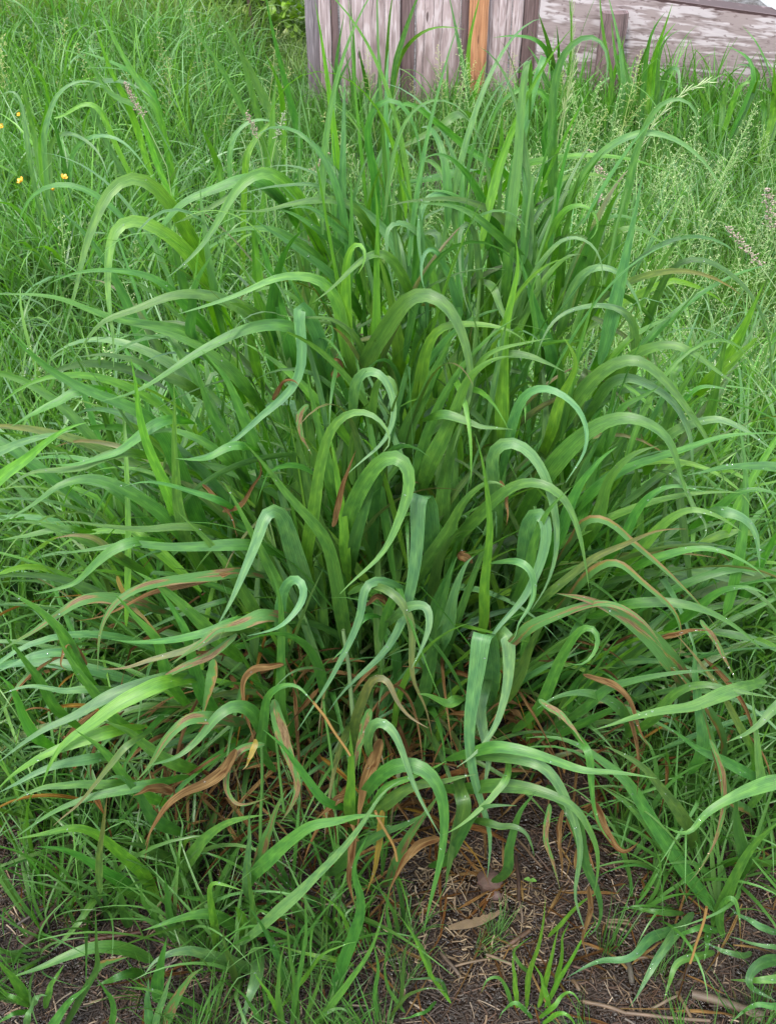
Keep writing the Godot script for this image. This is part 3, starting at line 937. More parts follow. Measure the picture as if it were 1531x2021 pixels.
func clump_middle(t: Node3D) -> void:
	L(t, 28, -.02, [692,760, 687,700, 682,613, 680,548, 683,509, 693,484, 706,475, 717,489, 722,506, 718,526, 706,540], "b", .10, .2)
	L(t, 20, -.04, [800,560, 775,515, 755,501, 728,507, 700,530, 661,566, 624,593], "n", .10, .4)
	L(t, 25, -.03, [700,760, 680,680, 668,610, 655,570, 642,556, 596,545, 544,548, 478,577, 400,606, 352,620], "v", .12, .3, 0.2)
	L(t, 26, -.02, [640,760, 612,690, 590,650, 560,638, 500,643, 452,662, 382,697, 323,738, 279,767, 235,785, 198,791], "n", .12, .5)
	L(t, 26, -.02, [645,760, 638,690, 615,630, 598,595, 589,585, 591,620, 596,666, 600,715, 588,753, 565,785, 526,812, 497,840, 465,870, 435,888, 400,902, 345,908], "g", .14, .35)
	L(t, 18, .02, [790,800, 735,725, 700,660, 674,638, 648,628, 588,627, 548,619], "n", .08, .5)
	L(t, 34, -.04, [705,790, 726,699, 765,641, 800,586, 820,576, 844,574, 867,586, 891,612, 909,646, 922,688, 931,735, 927,787, 906,840, 892,891], "n", .14, .35)
	L(t, 29, .00, [812,880, 815,840, 831,735, 846,678, 867,648, 888,639, 906,639, 948,637, 987,645, 1021,657, 1036,674], "b", .09, .4)
	L(t, 30, .01, [798,880, 806,845, 835,790, 857,735, 880,690, 895,655, 905,648], "n", .05, .2)
	L(t, 31, -.05, [845,920, 855,895, 896,814, 922,752, 950,720, 982,702, 1012,700], "n", .06, .3)
	L(t, 15, -.03, [905,800, 925,755, 955,708, 980,690, 1013,681, 1086,669], "n", .05, .5)
	L(t, 26, -.02, [988,860, 990,735, 995,657, 1010,580, 1022,526, 1018,470], "b", .02, .1)
	L(t, 18, -.06, [880,815, 918,829, 948,842, 980,845, 1010,848], "n", .04, .5)
	L(t, 19, -.06, [698,800, 704,755, 713,736, 727,729, 742,731, 760,748, 773,777, 778,808, 773,840, 755,880, 717,912, 687,936], "g", .10, .45)
	L(t, 15, -.03, [738,800, 744,760, 760,745, 774,752, 779,790, 772,835, 762,865], "n", .06, .4)
	L(t, 27, -.08, [603,1088, 615,1023, 626,935, 644,865, 664,829, 697,812, 732,815, 759,835, 773,865, 777,882, 757,893], "v", .12, .3, 0.2)
	L(t, 33, -.07, [684,1070, 690,1010, 717,950, 750,902, 770,891, 788,896, 803,920, 806,950, 797,994, 779,1047, 753,1097, 717,1129, 691,1150, 671,1171], "n", .14, .35)
	L(t, 34, -.05, [850,1130, 845,1020, 837,966, 825,955, 822,990, 823,1040, 822,1093, 814,1150, 803,1213, 782,1259, 753,1300, 709,1335, 664,1379, 647,1408], "g", .16, .2)
	L(t, 36, -.03, [612,1180, 575,1070, 560,1015, 548,999, 530,1001, 513,1053, 489,1110, 469,1160, 450,1200, 425,1240], "g", .15, .2)
	L(t, 30, -.04, [678,1245, 669,1190, 655,1115, 641,1061, 606,1017, 565,973, 523,917, 483,874], "n", .08, .35)
	L(t, 20, -.02, [678,1090, 676,1025, 667,945, 655,880, 643,845], "b", .02, .1)
	L(t, 22, .02, [650,950, 637,870, 620,800, 604,726], "n", .02, .1)
	L(t, 20, -.05, [955,1230, 955,1150, 963,1079, 964,1021, 958,964, 950,906, 940,855], "b", .03, .1, 1.2)
	L(t, 27, -.04, [835,1115, 886,1044, 915,992, 938,966, 961,950, 988,951, 1000,965], "n", .06, .3)
	L(t, 25, -.06, [898,1062, 914,1048, 972,987, 1007,958, 1044,948, 1079,958, 1110,984, 1133,1027, 1148,1079, 1163,1164], "n", .12, .45)
	L(t, 25, -.05, [985,1000, 975,940, 971,900, 978,878, 1001,867, 1030,877, 1059,909, 1079,949, 1093,1007, 1099,1064, 1093,1122, 1073,1173, 1049,1203], "g", .12, .35)
	L(t, 28, -.07, [1028,1130, 1036,1050, 1047,1008, 1056,1003, 1072,1009, 1077,1050, 1070,1093, 1056,1136, 1030,1188, 1001,1217, 967,1260, 945,1308], "g", .14, .25)
	L(t, 14, -.10, [1018,1108, 1045,1125, 1053,1165, 1040,1205, 1016,1238, 1018,1256, 1001,1272], "g", .05, .3, 1.5)
	L(t, 23, -.08, [553,1240, 556,1180, 567,1146, 582,1137, 597,1153, 597,1182, 576,1215, 547,1241, 489,1254], "g", .12, .35)
	L(t, 21, -.06, [556,1400, 556,1306, 553,1218, 547,1159, 532,1118], "n", .02, .1)
	L(t, 18, -.09, [800,1165, 753,1144, 724,1146, 713,1172, 714,1203, 700,1247, 680,1290, 650,1345, 620,1394, 588,1442], "g", .12, .4)
	L(t, 13, -.08, [722,1220, 700,1250, 682,1275, 655,1302], "n", .03, .3)
	L(t, 17, -.10, [725,1152, 750,1158, 773,1168, 800,1203, 812,1247, 810,1306, 815,1345, 838,1390, 853,1452], "t", .08, .4, 1.2)
	L(t, 19, -.11, [800,1200, 820,1196, 841,1201, 847,1226, 835,1268, 811,1321], "g", .08, .35)
	L(t, 20, -.12, [698,1440, 710,1390, 725,1348, 744,1333, 765,1347, 779,1379, 806,1414, 845,1436], "t", .09, .45)
	L(t, 35, -.10, [972,1370, 964,1270, 956,1232, 950,1228, 945,1276, 936,1340, 927,1400, 924,1441, 928,1496, 942,1560, 958,1610, 968,1650, 959,1732], "g", .16, .15)
	L(t, 28, -.09, [975,1330, 982,1265, 990,1238, 1000,1250, 1004,1290, 1004,1331, 998,1372, 986,1419, 969,1452, 939,1488, 901,1516], "g", .14, .2)
	L(t, 26, -.07, [962,1340, 948,1385, 950,1430, 960,1475, 964,1500, 960,1535, 954,1568], "g", .10, .2)
	L(t, 30, -.03, [880,1240, 890,1200, 905,1150, 925,1105, 935,1100], "g", .04, .1)
	L(t, 28, -.01, [852,1230, 860,1190, 880,1140, 893,1105], "d", .03, .1)
	L(t, 26, .0, [835,1370, 860,1250, 890,1120, 905,1090], "d", .03, .1)
	L(t, 27, .02, [655,1090, 620,1020, 600,930, 580,840], "d", .02, .1)
	L(t, 30, .03, [870,1010, 880,930, 905,850, 935,790], "n", .02, .1)
	L(t, 18, -.02, [740,700, 742,600, 745,470, 740,360], "b", .02, .1)
	L(t, 26, .03, [785,700, 775,600, 758,545, 740,490], "b", .02, .2)
	L(t, 26, .04, [575,700, 548,590, 525,510, 500,445], "n", .02, .2)
	L(t, 18, .02, [730,450, 715,425, 690,402, 655,393, 620,396, 570,405, 510,417, 445,412], "n", .06, .5)
	L(t, 22, .02, [745,520, 700,478, 665,450, 640,425, 605,407, 570,412], "n", .06, .4)
	L(t, 21, .04, [700,530, 676,493, 627,452, 578,420, 535,408], "n", .04, .4)
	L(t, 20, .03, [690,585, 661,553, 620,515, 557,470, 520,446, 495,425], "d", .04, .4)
	L(t, 17, .05, [640,520, 590,480, 540,452, 500,450, 450,458, 395,485], "n", .06, .5)
	L(t, 11, .03, [700,440, 655,385, 622,365, 544,368, 478,382], "g", .05, .5)
	L(t, 26, -.05, [1008,1360, 1041,1290, 1065,1240, 1090,1195], "d", .02, .2)
	L(t, 24, -.02, [700,1060, 735,960, 760,890], "d", .02, .1)
	L(t, 20, -.09, [905,1380, 880,1390, 850,1372, 825,1370], "n", .04, .5)
	L(t, 14, .05, [1075,640, 1060,560, 1050,490, 1080,430], "d", .0, .2)
	L(t, 24, .03, [1085,700, 1060,620, 1040,560, 1020,500], "n", .0, .2)
	L(t, 15, .02, [965,560, 985,600, 1002,640, 1008,690], "n", .05, .3)
	L(t, 12, .0, [1060,690, 1048,610, 1052,560, 1085,520], "n", .02, .3)

func clump_left(t: Node3D) -> void:
	L(t, 31, .04, [430,640, 397,514, 363,446, 332,399, 303,363, 278,346, 255,345, 240,352, 217,370, 191,425, 167,488, 154,548, 141,600, 117,672], "v", .20, .1, 0.2)
	L(t, 28, .04, [430,600, 379,504, 332,459, 298,441, 264,431, 241,438, 225,457, 217,496, 215,561, 221,627, 228,679, 226,726], "v", .16, .15, 0.2)
	L(t, 29, .03, [640,500, 612,430, 590,388, 557,352, 526,333, 510,337, 478,362, 455,395, 434,436, 400,486, 360,525, 328,550], "v", .13, .15, 0.2)
	L(t, 23, .06, [560,400, 510,352, 470,355, 416,376, 377,388, 345,412, 324,438, 298,483, 257,540], "n", .08, .5)
	L(t, 19, .07, [540,380, 495,357, 450,390, 420,408, 380,427, 340,443], "n", .06, .5)
	L(t, 33, -.01, [408,1070, 367,967, 338,894, 317,850, 279,812, 223,788, 147,759, 97,729, 59,694, 29,670, -4,632], "n", .10, .45)
	L(t, 22, -.03, [372,1070, 353,1000, 345,900, 345,835, 342,760], "n", .02, .1)
	L(t, 25, -.04, [352,1030, 317,938, 290,870, 279,835, 266,765, 257,708], "b", .02, .15)
	L(t, 27, -.06, [-40,1000, 0,944, 45,911, 95,870, 141,842, 172,836], "b", .04, .5)
	L(t, 20, -.04, [-40,910, 0,892, 45,873, 100,858, 150,850], "g", .02, .5)
	L(t, 29, -.04, [385,1085, 353,1050, 323,1020, 264,976, 212,951, 188,945, 147,950, 112,964, 59,1005, -6,1034], "n", .10, .5)
	L(t, 13, -.05, [425,985, 353,964, 310,953, 279,952, 245,960], "n", .04, .5)
	L(t, 15, -.04, [400,1045, 345,1041, 294,1044, 212,1038, 147,1030, 92,1033], "n", .06, .4)
	L(t, 20, -.03, [160,770, 112,793, 70,815, 24,842], "n", .05, .5)
	L(t, 20, -.05, [330,830, 279,858, 235,891, 206,899, 147,917, 98,918], "n", .06, .5)
	L(t, 19, -.05, [260,895, 200,905, 170,920, 118,926, 59,932, -2,972], "n", .05, .5)
	L(t, 19, .03, [420,660, 345,580, 311,553, 259,539, 207,536, 149,543, 98,560], "n", .08, .5)
	L(t, 23, .02, [450,750, 390,679, 370,655, 272,637, 207,624, 136,593, 102,586, 50,582, -4,583], "n", .10, .45)
	L(t, 26, .02, [560,680, 500,620, 431,590, 390,581, 337,585, 285,606, 238,621, 207,629, 175,666, 138,722], "n", .10, .5)
	L(t, 22, .03, [378,650, 379,620, 384,574, 403,530, 422,500], "n", .02, .2)
	L(t, 24, .0, [480,760, 430,710, 390,682, 330,655, 260,640], "n", .04, .4)
	L(t, 20, .01, [370,760, 310,735, 270,712, 210,700, 150,705], "d", .05, .45)
	L(t, 24, .0, [500,870, 470,800, 440,740, 400,690], "n", .02, .2)
	L(t, 25, .0, [460,900, 420,820, 400,760, 385,710], "n", .02, .2)
	L(t, 18, -.01, [440,900, 380,860, 320,850, 240,870], "n", .04, .4)
	L(t, 22, -.02, [560,1180, 500,1060, 470,1000, 440,950], "n", .02, .2)
	L(t, 23, -.03, [500,1200, 440,1110, 400,1060, 350,1010], "n", .03, .3)
	L(t, 17, -.05, [460,880, 420,900, 390,905, 345,907], "n", .04, .4)
	L(t, 22, -.09, [470,1125, 440,1132, 382,1140, 294,1153, 250,1171, 220,1197, 203,1230, 194,1274, 192,1322], "s1", .12, .45)
	L(t, 22, -.06, [510,1078, 441,1080, 323,1080, 264,1073, 206,1083, 150,1090, 105,1096], "n", .06, .35)
	L(t, 20, -.08, [262,1068, 217,1086, 188,1109, 150,1150, 118,1162, 66,1173], "n", .05, .4)
	L(t, 24, -.08, [270,1190, 206,1180, 162,1183, 103,1221, 50,1255, -4,1288], "s1", .07, .5)
	L(t, 28, -.06, [425,1258, 353,1186, 306,1150, 262,1125], "n", .04, .25)
	L(t, 27, -.07, [400,1372, 367,1245, 340,1200, 312,1160], "n", .03, .15)
	L(t, 24, -.08, [335,1345, 312,1268, 279,1230, 225,1170], "n", .04, .2)
	L(t, 26, -.09, [172,1345, 126,1253, 74,1198, 5,1158], "n", .05, .3)
	L(t, 21, -.09, [475,1228, 412,1247, 338,1262, 294,1266, 255,1268, 220,1264], "n", .06, .45)
	L(t, 17, -.10, [440,1248, 382,1277, 294,1303, 250,1318, 203,1321], "t", .05, .4)
	L(t, 26, -.10, [525,1212, 473,1229, 429,1241, 400,1265, 341,1307], "s1", .06, .45)
	L(t, 26, -.12, [345,1333, 317,1343, 235,1366, 206,1380, 147,1412, 73,1448, -5,1508], "g", .09, .5)
	L(t, 30, -.13, [330,1345, 290,1362, 244,1385, 176,1432, 126,1468, 97,1515, 83,1556], "b", .09, .45)
	L(t, 25, -.13, [220,1445, 190,1455, 118,1474, 59,1506, -6,1562], "b", .06, .5)
	L(t, 20, -.12, [170,1500, 110,1510, 60,1530, -5,1565], "g", .05, .5)
	L(t, 26, -.12, [515,1445, 505,1410, 476,1391, 455,1393, 430,1410, 395,1452, 360,1484, 338,1498, 286,1511], "n", .10, .45)
	L(t, 21, -.11, [516,1480, 519,1425, 527,1378, 545,1357, 566,1350, 588,1352, 606,1370, 619,1388], "n", .08, .4)
	L(t, 25, -.13, [415,1420, 392,1418, 367,1421, 345,1440, 323,1464, 297,1506, 268,1541], "s1", .07, .4)
	L(t, 19, -.14, [215,1548, 147,1547, 88,1553, 50,1568, 22,1588], "n", .05, .4)
	L(t, 19, -.14, [300,1545, 206,1565, 147,1585, 88,1615, 28,1655], "n", .06, .4)
	L(t, 12, -.15, [247,1470, 224,1500, 206,1526, 182,1558, 150,1592, 107,1629], "t", .05, .3)
	L(t, 26, -.10, [330,1500, 285,1470, 245,1440, 200,1420], "n", .04, .3)
	L(t, 24, -.11, [270,1560, 240,1530, 200,1480, 150,1440], "n", .04, .3)
	L(t, 24, -.12, [310,1620, 270,1565, 235,1535, 210,1540], "d", .04, .3)
	L(t, 20, -.06, [110,1400, 70,1330, 35,1280, -5,1240], "n", .03, .3)
	L(t, 22, -.05, [60,1440, 40,1400, 20,1350, -5,1330], "n", .03, .3)
	L(t, 22, -.07, [230,1420, 180,1360, 140,1300, 110,1240], "n", .03, .3)
	L(t, 15, -.07, [170,1360, 120,1362, 60,1355, 5,1370], "g", .03, .5)
	L(t, 18, -.06, [100,1290, 60,1296, 30,1310, -5,1330], "g", .03, .5)
	L(t, 20, -.05, [230,1100, 150,1060, 80,1035, 10,1032], "n", .05, .4)
	L(t, 16, -.06, [120,1045, 80,1055, 40,1060, -4,1066], "n", .03, .5)
	L(t, 15, -.05, [205,1075, 180,1058, 150,1053, 108,1062], "t", .03, .5)

func clump_right(t: Node3D) -> void:
	L(t, 30, -.01, [1068,900, 1080,880, 1129,798, 1176,739, 1220,712, 1251,703, 1276,717, 1311,751, 1348,798, 1377,839, 1405,886, 1432,958], "n", .10, .45)
	L(t, 25, .02, [1215,735, 1240,712, 1251,700, 1289,685, 1323,681, 1358,692, 1389,714, 1427,745, 1460,762], "n", .07, .5)
	L(t, 20, .0, [1175,790, 1190,765, 1207,748, 1238,743, 1276,758, 1317,783, 1345,817, 1361,861, 1364,924, 1376,976], "g", .08, .45)
	L(t, 36, -.05, [1055,975, 1075,940, 1113,893, 1160,852, 1207,827, 1245,824, 1279,836, 1311,858, 1333,902, 1342,940, 1361,980, 1368,1005], "n", .10, .4)
	L(t, 19, -.07, [1000,890, 1012,830, 1027,785, 1048,767, 1074,764, 1113,780, 1141,805, 1158,842, 1154,886, 1135,921, 1113,953], "g", .12, .4)
	L(t, 17, .02, [1252,720, 1252,660, 1241,622, 1217,607, 1176,600, 1129,610, 1091,635, 1066,676, 1058,705], "g", .08, .65)
	L(t, 19, .04, [1108,640, 1125,575, 1150,540, 1176,528, 1213,535, 1239,563, 1257,597, 1268,637], "g", .06, .5)
	L(t, 15, .10, [1255,690, 1290,600, 1320,532, 1350,512, 1364,510, 1396,513, 1443,541, 1484,582, 1506,632, 1518,676, 1519,775], "d", .04, .55)
	L(t, 20, .05, [1392,840, 1411,767, 1427,688, 1441,624], "n", .02, .15)
	L(t, 11, .05, [1370,690, 1400,665, 1425,635, 1438,612], "g", .02, .3)
	L(t, 19, .08, [1440,700, 1462,655, 1490,600, 1512,552], "b", .02, .2)
	L(t, 25, .06, [1420,735, 1450,705, 1480,680, 1502,655], "b", .02, .2)
	L(t, 20, .0, [1330,852, 1364,839, 1400,832, 1427,833, 1474,852, 1523,888], "g", .05, .55)
	L(t, 19, -.03, [1570,925, 1531,923, 1458,919, 1411,924, 1349,938], "n", .05, .5)
	L(t, 20, -.02, [1140,1000, 1157,980, 1213,937, 1270,912, 1348,886, 1411,864, 1470,856, 1535,855], "n", .05, .5)
	L(t, 18, -.01, [1000,700, 1012,697, 1050,705, 1085,718, 1115,734], "n", .03, .5)
	L(t, 22, -.02, [1092,835, 1100,800, 1122,751, 1135,720, 1132,701, 1109,660], "b", .03, .2, 0.8)
	L(t, 15, -.06, [1130,1060, 1148,1024, 1170,1019, 1193,1023, 1241,1063, 1311,1125, 1382,1195, 1417,1246], "s2", .07, .5)
	L(t, 16, -.07, [1140,1160, 1162,1130, 1193,1111, 1221,1110, 1258,1141, 1320,1189, 1342,1220, 1346,1260, 1336,1313], "s2", .07, .5)
	L(t, 17, -.07, [1080,1170, 1100,1153, 1170,1102, 1227,1077, 1283,1049, 1320,1043, 1353,1044], "t", .06, .4, 1.0)
	L(t, 21, -.04, [1265,1085, 1308,1034, 1339,1012, 1367,1005, 1410,1016, 1440,1032, 1465,1050], "n", .05, .5)
	L(t, 17, -.05, [1280,1105, 1339,1085, 1396,1082, 1452,1099, 1494,1125, 1510,1143], "n", .05, .5)
	L(t, 11, -.04, [1339,945, 1365,992, 1390,1029, 1393,1054, 1380,1068], "g", .04, .4)
	L(t, 19, -.06, [1370,1205, 1400,1180, 1438,1158, 1480,1158, 1519,1177], "n", .05, .45)
	L(t, 21, -.06, [1225,1195, 1260,1189, 1325,1189, 1396,1209, 1452,1240, 1510,1290], "n", .06, .45)
	L(t, 20, -.05, [1440,1010, 1480,1035, 1495,1080, 1498,1120], "g", .04, .4)
	L(t, 23, -.10, [1062,1400, 1075,1375, 1109,1298, 1137,1249, 1159,1232, 1178,1243, 1181,1268, 1159,1307, 1128,1316, 1122,1308], "n", .10, .4)
	L(t, 38, -.11, [1350,1345, 1331,1315, 1269,1246, 1213,1205, 1160,1182, 1095,1170], "s0", .06, .35)
	L(t, 22, -.13, [1010,1270, 1040,1240, 1100,1214, 1156,1195, 1207,1192, 1246,1209, 1283,1237, 1306,1277], "s0", .07, .5)
	L(t, 23, -.14, [950,1480, 969,1471, 1041,1482, 1096,1501, 1150,1520, 1200,1522, 1300,1537], "n", .07, .4)
	L(t, 21, -.14, [980,1495, 1016,1498, 1068,1510, 1096,1537, 1109,1563, 1131,1618, 1145,1670, 1139,1725, 1131,1769, 1160,1853], "g", .12, .3)
	L(t, 25, -.13, [930,1556, 955,1549, 1027,1549, 1096,1571, 1137,1596, 1164,1637, 1181,1678, 1178,1733, 1169,1771], "n", .11, .35)
	L(t, 25, -.12, [1125,1600, 1142,1643, 1159,1714, 1186,1774, 1185,1824, 1160,1847], "d", .04, .2)
	L(t, 14, -.13, [1160,1480, 1164,1516, 1171,1586, 1185,1630, 1206,1664], "n", .04, .2)
	L(t, 25, -.13, [1500,1350, 1480,1355, 1419,1374, 1369,1394, 1316,1399, 1242,1418, 1168,1440], "n", .06, .4)
	L(t, 20, -.12, [1560,1365, 1535,1392, 1478,1441, 1431,1466], "n", .05, .4)
	L(t, 27, -.14, [1590,1538, 1531,1543, 1448,1568, 1389,1606, 1354,1645, 1310,1627], "n", .07, .4)
	L(t, 24, -.10, [1370,1650, 1320,1580, 1260,1510, 1190,1470], "d", .04, .35)
	L(t, 22, -.08, [1500,1540, 1440,1510, 1380,1480, 1310,1430], "n", .04, .4)
	L(t, 20, -.09, [1480,1600, 1440,1580, 1420,1510, 1400,1440, 1385,1395], "s2", .06, .3)
	L(t, 26, -.07, [1385,1480, 1380,1400, 1370,1330, 1365,1260], "g", .02, .15)
	L(t, 18, -.08, [1500,1560, 1498,1500, 1490,1440, 1487,1360], "g", .02, .2)
	L(t, 26, -.10, [1470,1700, 1455,1640, 1450,1600, 1452,1560], "d", .02, .15)
	L(t, 16, -.05, [1430,1470, 1400,1400, 1340,1330, 1280,1270], "s2", .04, .4)
	L(t, 15, -.08, [1490,1500, 1450,1420, 1400,1330, 1330,1250], "t", .04, .4)
	L(t, 18, -.09, [1150,1400, 1190,1360, 1250,1340, 1310,1330, 1420,1322], "d", .05, .45)
	L(t, 20, -.09, [1290,1420, 1330,1370, 1390,1350, 1440,1360, 1530,1380], "n", .05, .45)
	L(t, 22, -.07, [1240,1420, 1200,1380, 1130,1370, 1060,1400], "d", .05, .4)
	L(t, 20, -.06, [1040,1130, 1060,1060, 1090,1000, 1130,960], "n", .02, .2)
	L(t, 25, -.03, [1100,1060, 1130,980, 1170,920, 1220,880], "n", .02, .25)
	L(t, 26, -.02, [1180,1020, 1200,950, 1240,900, 1300,880], "n", .02, .3)
	L(t, 22, .0, [1200,860, 1230,800, 1270,780, 1300,760], "n", .02, .3)
	L(t, 20, -.03, [1230,1060, 1270,990, 1320,960, 1390,970], "n", .03, .4)
	L(t, 19, -.01, [1420,1000, 1460,970, 1500,965, 1545,980], "n", .03, .5)
	L(t, 16, .02, [1340,720, 1325,740, 1335,770, 1365,775], "b", .03, .4)
	L(t, 24, .03, [1305,870, 1330,800, 1360,740, 1380,700], "n", .01, .25)
	L(t, 17, .03, [1320,830, 1355,780, 1390,760, 1440,770], "n", .03, .4)
	L(t, 21, .04, [1190,690, 1215,620, 1225,560, 1245,500], "n", .01, .2)

func clump_front(t: Node3D) -> void:
	L(t, 18, -.16, [727,1485, 727,1447, 735,1428, 756,1424, 782,1453, 800,1500, 827,1569, 850,1615, 869,1650], "g", .10, .35)
	L(t, 28, -.16, [692,1612, 723,1556, 767,1509, 795,1502, 815,1505, 838,1516, 860,1541, 873,1582, 875,1637, 868,1692, 849,1774, 836,1842], "n", .12, .35)
	L(t, 14, -.15, [1005,1530, 975,1565, 945,1596, 911,1629, 871,1649], "n", .06, .4)
	L(t, 26, -.12, [914,1590, 905,1625, 895,1670, 880,1750], "d", .02, .15)
	L(t, 21, -.19, [478,1862, 530,1815, 606,1747, 694,1650, 753,1562, 790,1540], "g", .02, .25)
	L(t, 15, -.13, [735,1590, 760,1555, 820,1530, 880,1500], "n", .03, .4)
	L(t, 28, -.17, [487,1745, 500,1724, 547,1680, 591,1644, 618,1627, 665,1623, 709,1612, 765,1612], "n", .06, .35)
	L(t, 22, -.12, [508,1720, 525,1660, 545,1600, 565,1560], "s1", .02, .15)
	L(t, 17, -.12, [487,1760, 489,1700, 493,1650, 490,1600], "g", .02, .2)
	L(t, 22, -.10, [690,1610, 690,1560, 692,1500, 690,1440], "b", .01, .1, 0.8)
	L(t, 18, -.14, [640,1580, 600,1530, 560,1470, 520,1440], "n", .03, .3)
	L(t, 22, -.11, [770,1740, 800,1660, 850,1590, 870,1560], "s1", .03, .3)
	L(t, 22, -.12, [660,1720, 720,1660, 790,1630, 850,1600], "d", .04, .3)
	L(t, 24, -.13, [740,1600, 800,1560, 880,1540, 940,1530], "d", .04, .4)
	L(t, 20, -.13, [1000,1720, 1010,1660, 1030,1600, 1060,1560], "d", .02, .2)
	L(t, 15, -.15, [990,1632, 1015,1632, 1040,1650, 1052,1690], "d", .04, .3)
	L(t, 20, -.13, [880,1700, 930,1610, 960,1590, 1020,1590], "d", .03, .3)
	hub = false
	for q in [[702, 1445, 692, 1370, 678, 1245, 9], [515, 1660, 516, 1560, 517, 1470, 7], [660, 1600, 655, 1500, 640, 1380, 6], [560, 1600, 550, 1500, 540, 1400, 6], [1020, 560, 1030, 500, 1052, 350, 8], [1055, 520, 1085, 440, 1096, 370, 7], [1190, 560, 1215, 450, 1236, 372, 8]]:
		S(t, q[6], -.05 if q[1] > 1000 else .02, [q[0], q[1], q[2], q[3], q[4], q[5]], lin(0.065, 0.155, 0.032) if q[6] != 9 else lin(0.105, 0.165, 0.07))

func clump_withered(t: Node3D) -> void:
	rng.seed = 1207
	L(t, 31, -.11, [540,1378, 547,1423, 562,1468, 580,1512, 588,1550, 575,1590, 550,1630], "s3", .08, .2, 0.6, "withered_leaf")
	L(t, 23, -.10, [728,1400, 718,1440, 706,1490, 698,1530], "s3", .03, .2, 0.0, "withered_leaf")
	L(t, 30, -.10, [750,1455, 735,1506, 716,1565, 703,1640], "y", .04, .2, 0.3, "withered_leaf")
	L(t, 19, -.12, [700,1640, 694,1690, 690,1740, 697,1790], "y", .03, .2, 0.3, "withered_leaf")
	L(t, 17, -.11, [752,1600, 750,1660, 738,1720, 722,1768], "o", .03, .2, 0.3, "yellow_leaf")
	L(t, 22, -.12, [870,1655, 830,1668, 797,1698, 767,1772], "y", .05, .4, 1.0, "withered_leaf")
	L(t, 20, -.10, [690,1570, 665,1580, 640,1600, 620,1622], "y", .04, .3, 2.0, "withered_leaf")
	L(t, 27, -.14, [465,1478, 440,1518, 405,1545, 353,1571, 318,1606, 288,1668], "y", .07, .4, 0.5, "withered_leaf")
	L(t, 26, -.10, [424,1300, 417,1335, 408,1370, 392,1420], "s2", .03, .2, 0.0, "withered_leaf")
	L(t, 18, -.14, [196,1762, 197,1700, 201,1640, 212,1570], "t", .02, .15, 0.0, "withered_leaf")
	L(t, 12, -.03, [440,1010, 470,1000, 490,970, 515,925, 508,905], "y", .03, .3, 0.8, "withered_leaf")
	L(t, 10, -.02, [400,955, 430,985, 455,1020, 470,1060], "y", .03, .3, 0.6, "withered_leaf")
	L(t, 22, .02, [655,745, 668,725, 665,710, 645,716], "y", .03, .3, 2.0, "withered_leaf")
	L(t, 11, -.02, [540,790, 555,755, 572,748, 590,758], "y", .03, .3, 0.5, "withered_leaf")
	L(t, 16, -.08, [170,1312, 135,1270, 125,1290, 118,1315, 130,1325], "y", .03, .4, 1.2, "withered_leaf")
	L(t, 15, -.07, [455,1130, 380,1152, 300,1170, 200,1215, 150,1225], "y", .05, .5, 1.0, "withered_leaf")
	L(t, 12, -.06, [230,1140, 255,1190, 290,1225, 320,1260], "o", .03, .4, 0.6, "withered_leaf")
	L(t, 20, -.09, [470,1250, 420,1290, 350,1320, 320,1340, 240,1400], "s3", .05, .4, 0.8, "withered_leaf")
	L(t, 17, -.07, [560,1310, 500,1320, 480,1345, 485,1400, 500,1450], "y", .05, .3, 1.0, "withered_leaf")
	L(t, 20, -.12, [520,1470, 480,1475, 455,1500, 445,1560, 470,1590, 530,1575], "s3", .06, .3, 0.8, "withered_leaf")
	L(t, 14, -.12, [505,1460, 495,1490, 485,1510, 478,1518], "o", .02, .2, 0.3, "yellow_leaf")
	L(t, 26, -.13, [340,1560, 310,1555, 280,1560, 262,1570], "y", .04, .5, 0.8, "withered_leaf")
	L(t, 17, -.12, [1060,1380, 1100,1405, 1130,1440, 1155,1470], "s3", .05, .4, 0.4, "withered_leaf")
	L(t, 16, -.11, [1150,1330, 1200,1345, 1240,1380, 1260,1430, 1285,1480], "y", .05, .4, 1.2, "withered_leaf")
	L(t, 15, -.10, [1380,1220, 1410,1260, 1430,1300, 1448,1340], "s3", .03, .4, 0.6, "withered_leaf")
	L(t, 14, -.10, [1300,1260, 1350,1245, 1400,1245], "y", .03, .4, 0.6, "withered_leaf")
	L(t, 15, -.12, [1398,1460, 1420,1510, 1430,1570, 1415,1650, 1385,1710, 1360,1740], "s3", .07, .3, 0.5, "withered_leaf")
	L(t, 15, -.14, [1082,1585, 1076,1651, 1090,1706, 1102,1756], "s3", .04, .2, 0.5, "withered_leaf")
	L(t, 12, -.13, [1108,1600, 1102,1650, 1110,1700, 1106,1740], "y", .03, .2, 0.5, "withered_leaf")
	L(t, 18, -.12, [1120,1610, 1150,1670, 1175,1720], "y", .03, .2, 0.3, "withered_leaf")
	L(t, 24, -.10, [1170,1580, 1200,1650, 1230,1680, 1260,1660], "y", .04, .4, 0.6, "withered_leaf")
	L(t, 14, -.14, [1160,1745, 1165,1800, 1150,1850, 1158,1895], "y", .02, .2, 0.5, "withered_leaf")
	L(t, 10, -.04, [985,948, 998,980, 998,1035], "y", .02, .2, 0.2, "withered_leaf")
	L(t, 24, -.05, [925,1110, 915,1100, 905,1095, 920,1088], "y", .02, .4, 2.0, "withered_leaf")
	L(t, 17, -.06, [765,1190, 745,1180, 715,1200], "y", .03, .4, 0.8, "withered_leaf")
	L(t, 16, -.07, [655,1040, 680,945, 700,890], "y", .02, .2, 0.4, "withered_leaf")
	L(t, 16, -.03, [610,800, 590,830, 600,870, 618,900], "s3", .02, .2, 0.4, "withered_leaf")
